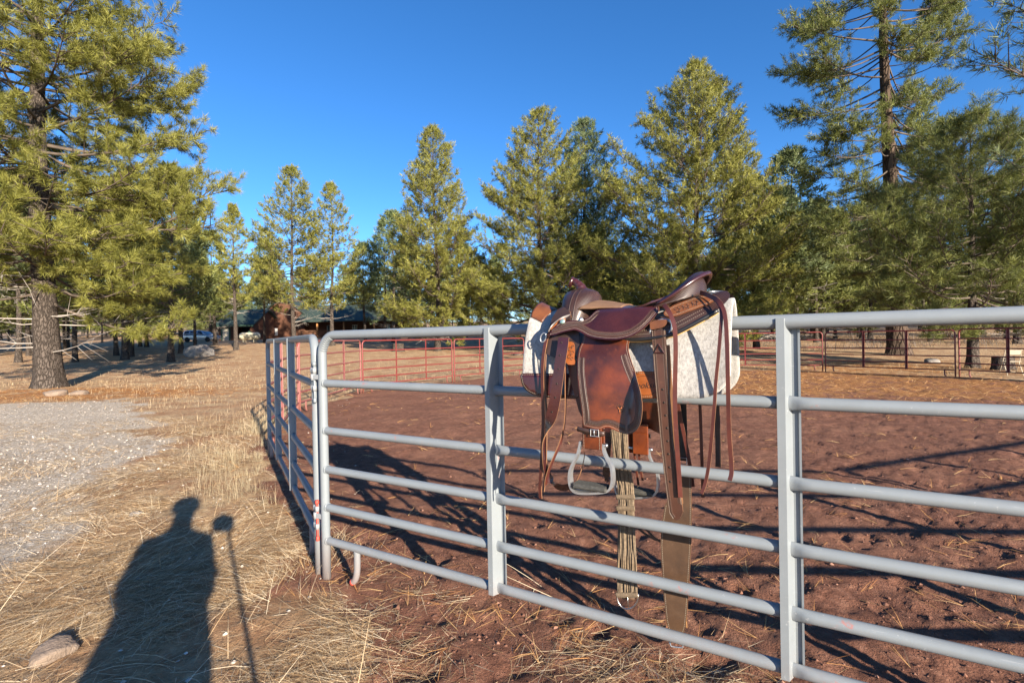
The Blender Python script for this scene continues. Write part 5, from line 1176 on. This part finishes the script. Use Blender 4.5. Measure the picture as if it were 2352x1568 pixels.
def tri_wall(mat, P, par=house, t=.12):
    V = [Vector(p)-Vector((ho.x, ho.y, 0)) for p in P]; nn = (V[1]-V[0]).cross(V[2]-V[0]).normalized()*t; q = MB(); q.add(V+[p+nn for p in V], [(0, 1, 2), (5, 4, 3), (0, 3, 4, 1), (1, 4, 5, 2), (2, 5, 3, 0)], 0, False); q.build('gable_wall', mat, par)
def window(x0, x1, y, za, zb, par=house, mat='window_white'):
    w = MB(); rect(w, x0-ho.x, x1-ho.x, y-ho.y-.05, y-ho.y-.01, za, zb); pane = w.build('window', 'glass', par)
    for (a, b, c, d) in ((x0-.1, x0, za-.1, zb+.1), (x1, x1+.1, za-.1, zb+.1), (x0, x1, zb, zb+.1), (x0, x1, za-.1, za), ((x0+x1)/2-.03, (x0+x1)/2+.03, za, zb)):
        q = MB(); rect(q, a-ho.x, b-ho.x, y-ho.y-.09, y-ho.y-.002, c, d); q.build('window_frame', mat, pane)
# garage wing
ga, gb = HX(503), HX(580); GE = 2.75
hb('wall', 'log_siding', ga, HX(545), HY, HY+.15, 0, GE); hb('wall', 'log_siding', HX(574), gb, HY, HY+.15, 0, GE); hb('wall', 'log_siding', HX(545)+.003, HX(574)-.003, HY+.002, HY+.148, 2.3, GE-.003)
hb('wall', 'log_siding', gb-.15, gb, HY+.152, HY+9, 0, GE); hb('wall', 'log_siding', ga, ga+.15, HY+.152, HY+9, 0, GE); hb('back_wall', 'dark_inside', ga+.16, gb-.16, HY+6, HY+6.1, 0, GE)
tri_wall('log_siding', [(gb-.14, HY, GE+.002), (gb-.14, HY+9, GE+.002), (gb-.14, HY+4.5, 5.0)]); gable('roof', 'green_roof', ga, gb, HY, HY+9, GE, 5.1, 'x')
d0 = hb('garage_door', 'door_cream', HX(511.5), HX(525.5), HY-.05, HY-.003, 0.02, 2.15)
for zz in (.55, 1.1, 1.62): hb('door_rib', 'door_cream', HX(511.7), HX(525.3), HY-.075, HY-.052, zz, zz+.05, d0)
hb('door_trim', 'green_trim', HX(508), HX(511.3), HY-.08, HY-.003, 0, 2.3); hb('door_trim', 'green_trim', HX(525.8), HX(529.5), HY-.08, HY-.003, 0, 2.3)
hb('fascia', 'green_trim', ga-.45, gb+.45, HY-.62, HY-.52, GE-.42, GE-.18)
# main block
Y2 = HY+7; ma, mbb = HX(604, Y2), HX(700, Y2); ME = 4.6
hb('wall', 'log_siding', ma, mbb, Y2, Y2+.15, 0, ME); hb('wall', 'log_siding', mbb-.15, mbb, Y2+.152, Y2+9, 0, ME); tri_wall('log_siding', [(ma, Y2+.02, ME+.002), (mbb, Y2+.02, ME+.002), ((ma+mbb)/2, Y2+.02, 7.2)]); gable('roof', 'green_roof', ma, mbb, Y2, Y2+9, ME, 7.3, 'y'); window(HX(625, Y2), HX(633, Y2), Y2, 1.1, 2.1); 
hb('shutter', 'window_white', HX(634.8, Y2), HX(638, Y2), Y2-.06, Y2-.004, 1.0, 2.2)
# porch wing
pa, pb = mbb+.01, HX(935, Y2); PE = 3.3
hb('wall', 'log_siding', pa, pb, Y2+1.5, Y2+1.65, 0, PE); gable('roof', 'green_roof', pa, pb, Y2-2.6, Y2+9, PE-.1, 6.0, 'x', .4)
hb('deck', 'deck_wood', pa, pb, Y2-2.4, Y2+1.49, .55, .72)
for u in (729, 790, 860, 923): hb('porch_post', 'honey_wood', HX(u, Y2-2.2)-.11, HX(u, Y2-2.2)+.11, Y2-2.3, Y2-2.08, .73, PE-.35)
rl = hb('railing', 'deck_wood', pa+.02, pb-.02, Y2-2.38, Y2-2.31, 1.58, 1.66); hb('railing_foot', 'deck_wood', pa+.02, pb-.02, Y2-2.38, Y2-2.31, .86, .92, rl)
xx = pa+.1
while xx < pb-.1: hb('baluster', 'deck_wood', xx, xx+.05, Y2-2.37, Y2-2.32, .922, 1.578, rl); xx += .17
window(HX(745, Y2), HX(755, Y2), Y2+1.5, 1.2, 2.5); window(HX(804, Y2), HX(813, Y2), Y2+1.5, 1.2, 2.5); window(HX(880, Y2), HX(890, Y2), Y2+1.5, 1.2, 2.5)
# patio heater on the deck
ph_ = thing('patio_heater', 'steel patio heater standing on the house deck', 'heater', (HX(840, Y2-.8), Y2-.8, z0+.725))
q = MB(); q.lathe([(.22, 0), (.22, .6), (.20, .62)], 12); q.build('base', 'steel', ph_); q = MB(); q.tube([(0, 0, .62), (0, 0, 1.9)], .035, 8); q.build('pole', 'steel', ph_); q = MB(); q.lathe([(.1, 1.9), (.12, 2.05), (.42, 2.1), (.40, 2.13), (.05, 2.22)], 16); q.build('hood', 'aluminium', ph_)
# propane tank
p = at_px(574, 66); tank = thing('propane_tank', 'cream propane tank lying by the open garage bay', 'tank', p+Vector((0, 0, .05)))
pr = [(max(.02, .52*math.sin(t)), -1.0-.42*math.cos(t)) for t in np.linspace(.05, math.pi/2, 6)]+[(max(.02, .52*math.cos(t)), 1.0+.42*math.sin(t)) for t in np.linspace(0, math.pi/2-.05, 6)]
q = MB(); q.lathe(pr, 20, Matrix.Translation((0, 0, .78)) @ Matrix.Rotation(R_(90), 4, 'Y')); q.build('shell', 'tank_cream', tank); q = MB(); q.lathe([(.2, 1.28), (.22, 1.33), (.20, 1.46), (.1, 1.5)], 14); q.build('valve_dome', 'green_trim', tank)
for sx in (-.7, .7): q = MB(); q.box((sx, 0, .15), (.12, .8, .36)); q.build('leg', 'tank_cream', tank)
# parked car
p = at_px(462, 70); car = thing('parked_car', 'silver-blue sport utility car parked beyond the left tree trunks', 'car', p+Vector((0, 0, .05)))
def car_loft(secs, mat, name, par=car):
    """secs: (x, half width low, half width top, z low, z top)"""
    q = MB(); V = []; F = []
    for x, wl_2, wt_, zl, zt in secs: V += [(x, -wl_2*.92, zl), (x, -wl_2, lerp(zl, zt, .3)), (x, -wt_, lerp(zl, zt, .85)), (x, -wt_*.88, zt), (x, wt_*.88, zt), (x, wt_, lerp(zl, zt, .85)), (x, wl_2, lerp(zl, zt, .3)), (x, wl_2*.92, zl)]
    for i in range(len(secs)-1):
        for k_ in range(8): F.append((i*8+k_, (i+1)*8+k_, (i+1)*8+(k_+1) % 8, i*8+(k_+1) % 8))
    F += [tuple(range(8)), tuple((len(secs)-1)*8+k_ for k_ in range(7, -1, -1))]; q.add(V, F, 0, True); return sharp(q.build(name, mat, par), 35)
car_loft([(-2.4, .80, .78, .45, .80), (-2.33, .90, .86, .34, .98), (-1.8, .93, .90, .28, 1.04), (0, .94, .91, .26, 1.06), (1.2, .93, .90, .27, 1.02), (2.0, .90, .84, .30, .95), (2.36, .82, .74, .38, .82), (2.42, .70, .64, .45, .72)], 'car_silver', 'body')
cab = car_loft([(-2.25, .84, .70, 1.02, 1.08), (-2.0, .85, .68, 1.0, 1.62), (-1.2, .86, .68, 1.0, 1.72), (.1, .86, .68, 1.0, 1.70), (.75, .85, .70, 1.0, 1.50), (1.35, .84, .80, 1.0, 1.04)], 'car_silver', 'cabin')
for sg in (-1, 1):
    for x0_, x1_ in ((-1.9, -1.2), (-1.1, -.15), (-.05, .8)): 
        q = MB(); w0, w1 = .872, .752; q.add([(x0_, sg*w0, 1.10), (x1_, sg*w0, 1.10), (x1_-(.35 if x1_ > .5 else 0), sg*w1, 1.56), (x0_+.06, sg*w1, 1.56), (x0_, sg*(w0-.03), 1.10), (x1_, sg*(w0-.03), 1.10), (x1_-(.35 if x1_ > .5 else 0), sg*(w1-.03), 1.56), (x0_+.06, sg*(w1-.03), 1.56)], [(0, 1, 2, 3), (7, 6, 5, 4), (0, 4, 5, 1), (1, 5, 6, 2), (2, 6, 7, 3), (3, 7, 4, 0)], 0, False); q.build('side_window', 'car_glass', cab)
    q = MB(); q.box((2.28, sg*.62, .78), (.2, .26, .14), bev=.02); q.build('headlight', 'lamp_clear', car); q = MB(); q.box((-2.34, sg*.72, .95), (.1, .18, .26), bev=.02); q.build('tail_light', 'lamp_red', car)
    for x in (-1.45, 1.45):
        q = MB(); q.lathe([(.20, -.11), (.33, -.11), (.36, -.07), (.36, .07), (.33, .11), (.20, .11)], 20, Matrix.Translation((x, sg*.84, .36)) @ Matrix.Rotation(R_(90), 4, 'X')); wh = q.build('tyre', 'tyre', car); q = MB(); q.lathe([(.02, -.08), (.21, -.10), (.21, .10), (.02, .08)], 14, Matrix.Translation((x, sg*.84, .36)) @ Matrix.Rotation(R_(90), 4, 'X')); q.build('rim', 'rim', wh)
q = MB(); q.add([(.78, -.66, 1.46), (.78, .66, 1.46), (1.34, .72, 1.08), (1.34, -.72, 1.08), (.80, -.66, 1.50), (.80, .66, 1.50), (1.36, .72, 1.11), (1.36, -.72, 1.11)], [(0, 1, 2, 3), (7, 6, 5, 4), (0, 4, 5, 1), (1, 5, 6, 2), (2, 6, 7, 3), (3, 7, 4, 0)], 0, False); q.build('windscreen', 'car_glass', cab)

# ================================================================== rocks, stump, folding chair
def stone_mat(name, a, b_):
    m, nt, b = newmat(name); co = coords(nt); f = noise(nt, co, 6, 6, .7); g = noise(nt, co, 45, 4, .7); c = ramp(nt, f, [(.3, a), (.7, b_)]); c = mixc(nt, math_(nt, 'MULTIPLY', g, .4), c, tuple(.55*x for x in a)); ln(nt, c, b.inputs['Base Color']); b.inputs['Roughness'].default_value = .95; bump(nt, b, math_(nt, 'ADD', f, math_(nt, 'MULTIPLY', g, .5)), .7, .03)
stone_mat('rock_grey', (.17, .15, .135), (.34, .31, .28)); stone_mat('rock_tan', (.16, .115, .085), (.30, .225, .17))
def rock(u, v, size, label, mat='rock_grey', flat=.6, seed=1, name='rock'):
    p = ground_px(u, v); p.z = hz(p.x, p.y); bm = bmesh.new(); bmesh.ops.create_icosphere(bm, subdivisions=3, radius=1.0); rr_ = random.Random(seed); ph3 = [rr_.uniform(0, 6) for _ in range(6)]
    for vv in bm.verts:
        n = vv.co.normalized(); k_ = 1+.16*math.sin(2.3*n.x+ph3[0])*math.sin(2.1*n.y+ph3[1])+.12*math.sin(4.1*n.y+ph3[2])*math.cos(3.7*n.z+ph3[3])+.05*math.sin(9*n.x+ph3[4])*math.sin(8*n.z+ph3[5])+.035*math.sin(17*n.y+ph3[1])*math.sin(15*n.x+ph3[2]); k_ = k_*(1-.10*max(0, n.dot(Vector((.5, -.6, .62)))-.72)*3)*(1-.12*max(0, n.dot(Vector((-.7, -.3, .64)))-.7)*3); q_ = [math.copysign(abs(c)**.8, c) for c in n]; vv.co = Vector(q_)*k_*size; vv.co.z *= flat
    me = bpy.data.meshes.new('rock'); bm.to_mesh(me); bm.free(); me.polygons.foreach_set('use_smooth', [True]*len(me.polygons)); o = link(name, me, mat, None, (p.x, p.y, p.z+size*flat*.35), rr_.uniform(0, 6)); return tag(o, label, 'rock')
rock(122, 1502, .085, 'half-buried tan rock in the straw at the bottom left corner', 'rock_tan', .5, 2)
rock(312, 1178, .05, 'small grey stone on the edge of the gravel, left of the head shadow', 'rock_grey', .5, 3)
rock(125, 905, .30, 'low tan rock at the foot of the big left pine', 'rock_tan', .4, 4)
rock(180, 903, .22, 'smaller low rock right of the big left pine trunk', 'rock_tan', .4, 5)
rock(458, 818, .95, 'large weathered grey boulder in the dry grass left of the pen', 'rock_grey', .62, 6)
rock(515, 800, .4, 'pale boulder in the bank below the garage', 'rock_grey', .6, 7)
rock(2140, 832, .26, 'grey rock behind the right pen panel, left of the dark trunk', 'rock_grey', .5, 8)
rock(1190, 815, .3, 'pale rock in the dry grass behind the first grey upright', 'rock_tan', .5, 9)
plain('cut_wood', (.42, .34, .25), .9, var=.2, scale=15)
def stump(u, v, r, h, label, seed):
    p = ground_px(u, v); p.z = hz(p.x, p.y); t = thing('tree_stump', label, 'stump', p); rr_ = random.Random(seed); ph = rr_.uniform(0, 6); zs = [-.1, 0, .1, h*.5, h]
    q = MB(); q.tube([(0, 0, z) for z in zs], [r*1.25, r*1.2, r*1.06, r, r*.98], 18, rfun=lambda i, a: 1+.07*math.sin(3*a+ph)+.05*math.sin(7*a), caps=False); q.build('bark', 'bark_grey', t)
    q = MB(); n = 18; V = [(r*.98*(1+.07*math.sin(3*a+ph)+.05*math.sin(7*a))*math.cos(a), r*.98*(1+.07*math.sin(3*a+ph)+.05*math.sin(7*a))*math.sin(a), h) for a in [2*math.pi*k_/n for k_ in range(n)]]+[(0, 0, h+.012)]; q.add(V, [(i, (i+1) % n, n) for i in range(n)], 0, False); q.build('cut_face', 'cut_wood', t); return t
stump(2303, 850, .30, .50, 'pale cut stump beside the folding chair at the right edge', 1)
stump(915, 806, .45, .62, 'pale cut stump in the grass behind the far red panel', 2)
plain('chair_beige', (.55, .48, .36), .5, var=.08)
p = ground_px(2322, 860); p.z = hz(p.x, p.y); ch = thing('folding_chair', 'beige metal folding chair by the stump behind the right red panel', 'chair', p, R_(158))
for sx in (-.21, .21):
    q = MB(); q.tube([(sx, -.22, 0), (sx*.98, .02, .44), (sx*.95, .16, .80), (sx*.95, .17, .82)], .011, 8); q.build('leg', 'chair_beige', ch); q = MB(); q.tube([(sx*.92, .26, 0), (sx*.9, .02, .42), (sx*.9, -.18, .45)], .010, 8); q.build('leg', 'chair_beige', ch)
q = MB(); q.tube(cr_path([(-.20, .165, .80), (-.19, .172, .83), (-.15, .176, .845), (.15, .176, .845), (.19, .172, .83), (.20, .165, .80)], 3), .011, 8); q.build('back_frame', 'chair_beige', ch)
q = MB(); q.box((0, .145, .74), (.37, .012, .16), rx=R_(-20), bev=.004); q.build('backrest', 'chair_beige', ch); q = MB(); q.box((0, -.02, .445), (.38, .38, .02), bev=.008); q.build('seat', 'chair_beige', ch); q = MB(); q.tube([(-.2, -.17, .1), (.2, -.17, .1)], .008, 6); q.build('stretcher', 'chair_beige', ch); q = MB(); q.tube([(-.19, .22, .1), (.19, .22, .1)], .008, 6); q.build('stretcher', 'chair_beige', ch)

# ================================================================== the photographer and the camera pole (they stand behind the view; their shadows lie in it)
plain('jacket', (.10, .10, .12), .9, bstr=.3); plain('trousers', (.07, .08, .11), .9); plain('skin', (.50, .30, .22), .55); plain('shoes', (.05, .04, .03), .7); plain('cap_cloth', (.08, .08, .09), .9); plain('camera_black', (.02, .02, .02), .45)
def person_mesh():
    vs_ = [((0, 0, .95), .235, .19), ((0, .0, 1.10), .215, .17), ((0, .01, 1.27), .195, .15), ((0, 0, 1.42), .150, .12), ((0, .0, 1.50), .065, .065), ((0, .02, 1.58), .075, .085), ((0, .025, 1.66), .085, .10), ((0, .02, 1.745), .055, .065)]
    ed = [(0, 1), (1, 2), (2, 3), (3, 4), (4, 5), (5, 6), (6, 7)]
    def chain(start, pts):
        k_ = start
        for c, rx, ry in pts: vs_.append((c, rx, ry)); ed.append((k_, len(vs_)-1)); k_ = len(vs_)-1
        return k_
    chain(6, [((0, .125, 1.63), .016, .018)])
    for s in (-1, 1):
        w = chain(3, [((s*.15, 0, 1.40), .09, .09), ((s*.18, -.01, 1.17), .075, .075), ((s*.11, .13, 1.09), .055, .055), ((s*.10, .24, 1.12), .034, .026), ((s*.09, .30, 1.135), .040, .018)])
        for fx, l in ((-.030, .055), (-.010, .068), (.010, .064), (.028, .050)): chain(w, [((s*.09+fx, .345, 1.138), .0095, .0095), ((s*.09+fx, .345+l*.6, 1.125), .0088, .0088), ((s*.09+fx, .345+l*.8, 1.098), .0078, .0078)])
        chain(w-1, [((s*.065, .275, 1.118), .012, .012), ((s*.045, .305, 1.128), .010, .010)])
        chain(0, [((s*.09, 0, .80), .165, .16), ((s*.10, .01, .50), .12, .115), ((s*.12, -.01, .10), .050, .052), ((s*.12, .03, .045), .048, .042), ((s*.13, .16, .035), .042, .033)])
    me = bpy.data.meshes.new('body'); me.from_pydata([v[0] for v in vs_], ed, []); o = bpy.data.objects.new('tmp', me); COL.objects.link(o); m = o.modifiers.new('skin', 'SKIN'); m.use_smooth_shade = True
    for i, v in enumerate(vs_): sv = me.skin_vertices[0].data[i]; sv.radius = (v[1], v[2]); sv.use_root = (i == 0)
    sb = o.modifiers.new('sub', 'SUBSURF'); sb.levels = 2; sb.render_levels = 2; dg = bpy.context.evaluated_depsgraph_get(); r = bpy.data.meshes.new_from_object(o.evaluated_get(dg)); bpy.data.objects.remove(o); return r
pm = person_mesh(); pm.materials.clear()
for mm in ('jacket', 'trousers', 'skin', 'shoes'): pm.materials.append(MATS[mm])
for pl in pm.polygons:
    c = pl.center; pl.material_index = 2 if c.z > 1.50 or (c.y > .27 and c.z > .9) else (3 if c.z < .11 else (1 if c.z < .90 else 0)); pl.use_smooth = True
per = thing('person', 'person in a dark jacket standing behind the camera, seen only as a long shadow', 'person', (-.075, -.50, hz(-.075, -.50)+.01), R_(10)); per.scale = (1.12, 1.05, 1.0); link('body', pm, None, per)
q = MB(); q.lathe([(.098, 1.66), (.102, 1.70), (.092, 1.745), (.06, 1.775), (.01, 1.785)], 20, Matrix.Translation((0, .02, 0))); q.build('cap', 'cap_cloth', per)
pole = thing('camera_pole', 'camera on a pole in front of the person, seen only as a thin shadow', 'camera pole', (.30, -.10, hz(.30, -.10)))
q = MB(); q.tube([(0, 0, 0), (-.125, .01, .70)], .016, 10); q.build('lower_tube', 'camera_black', pole); q = MB(); q.tube([(-.124, .01, .69), (-.248, .02, 1.385)], .0115, 10); q.build('upper_tube', 'camera_black', pole)
for an in (0, 2.1, 4.2): q = MB(); q.tube([(-.02, .002, .22), (.16*math.cos(an+4.4)-.01, -.13+.12*math.sin(an), .0)], .008, 6); q.build('foot', 'camera_black', pole)
q = MB(); q.box((-.252, -.035, 1.445), (.15, .075, .105), bev=.012); q.box((-.252, -.035, 1.505), (.06, .06, .03), bev=.008); cb = q.build('camera_body', 'camera_black', pole); q = MB(); q.lathe([(.034, 0), (.038, .01), (.038, .06), (.034, .062)], 18, Matrix.Translation((-.252, .002, 1.445)) @ Matrix.Rotation(R_(-90), 4, 'X')); q.build('lens', 'camera_black', cb)
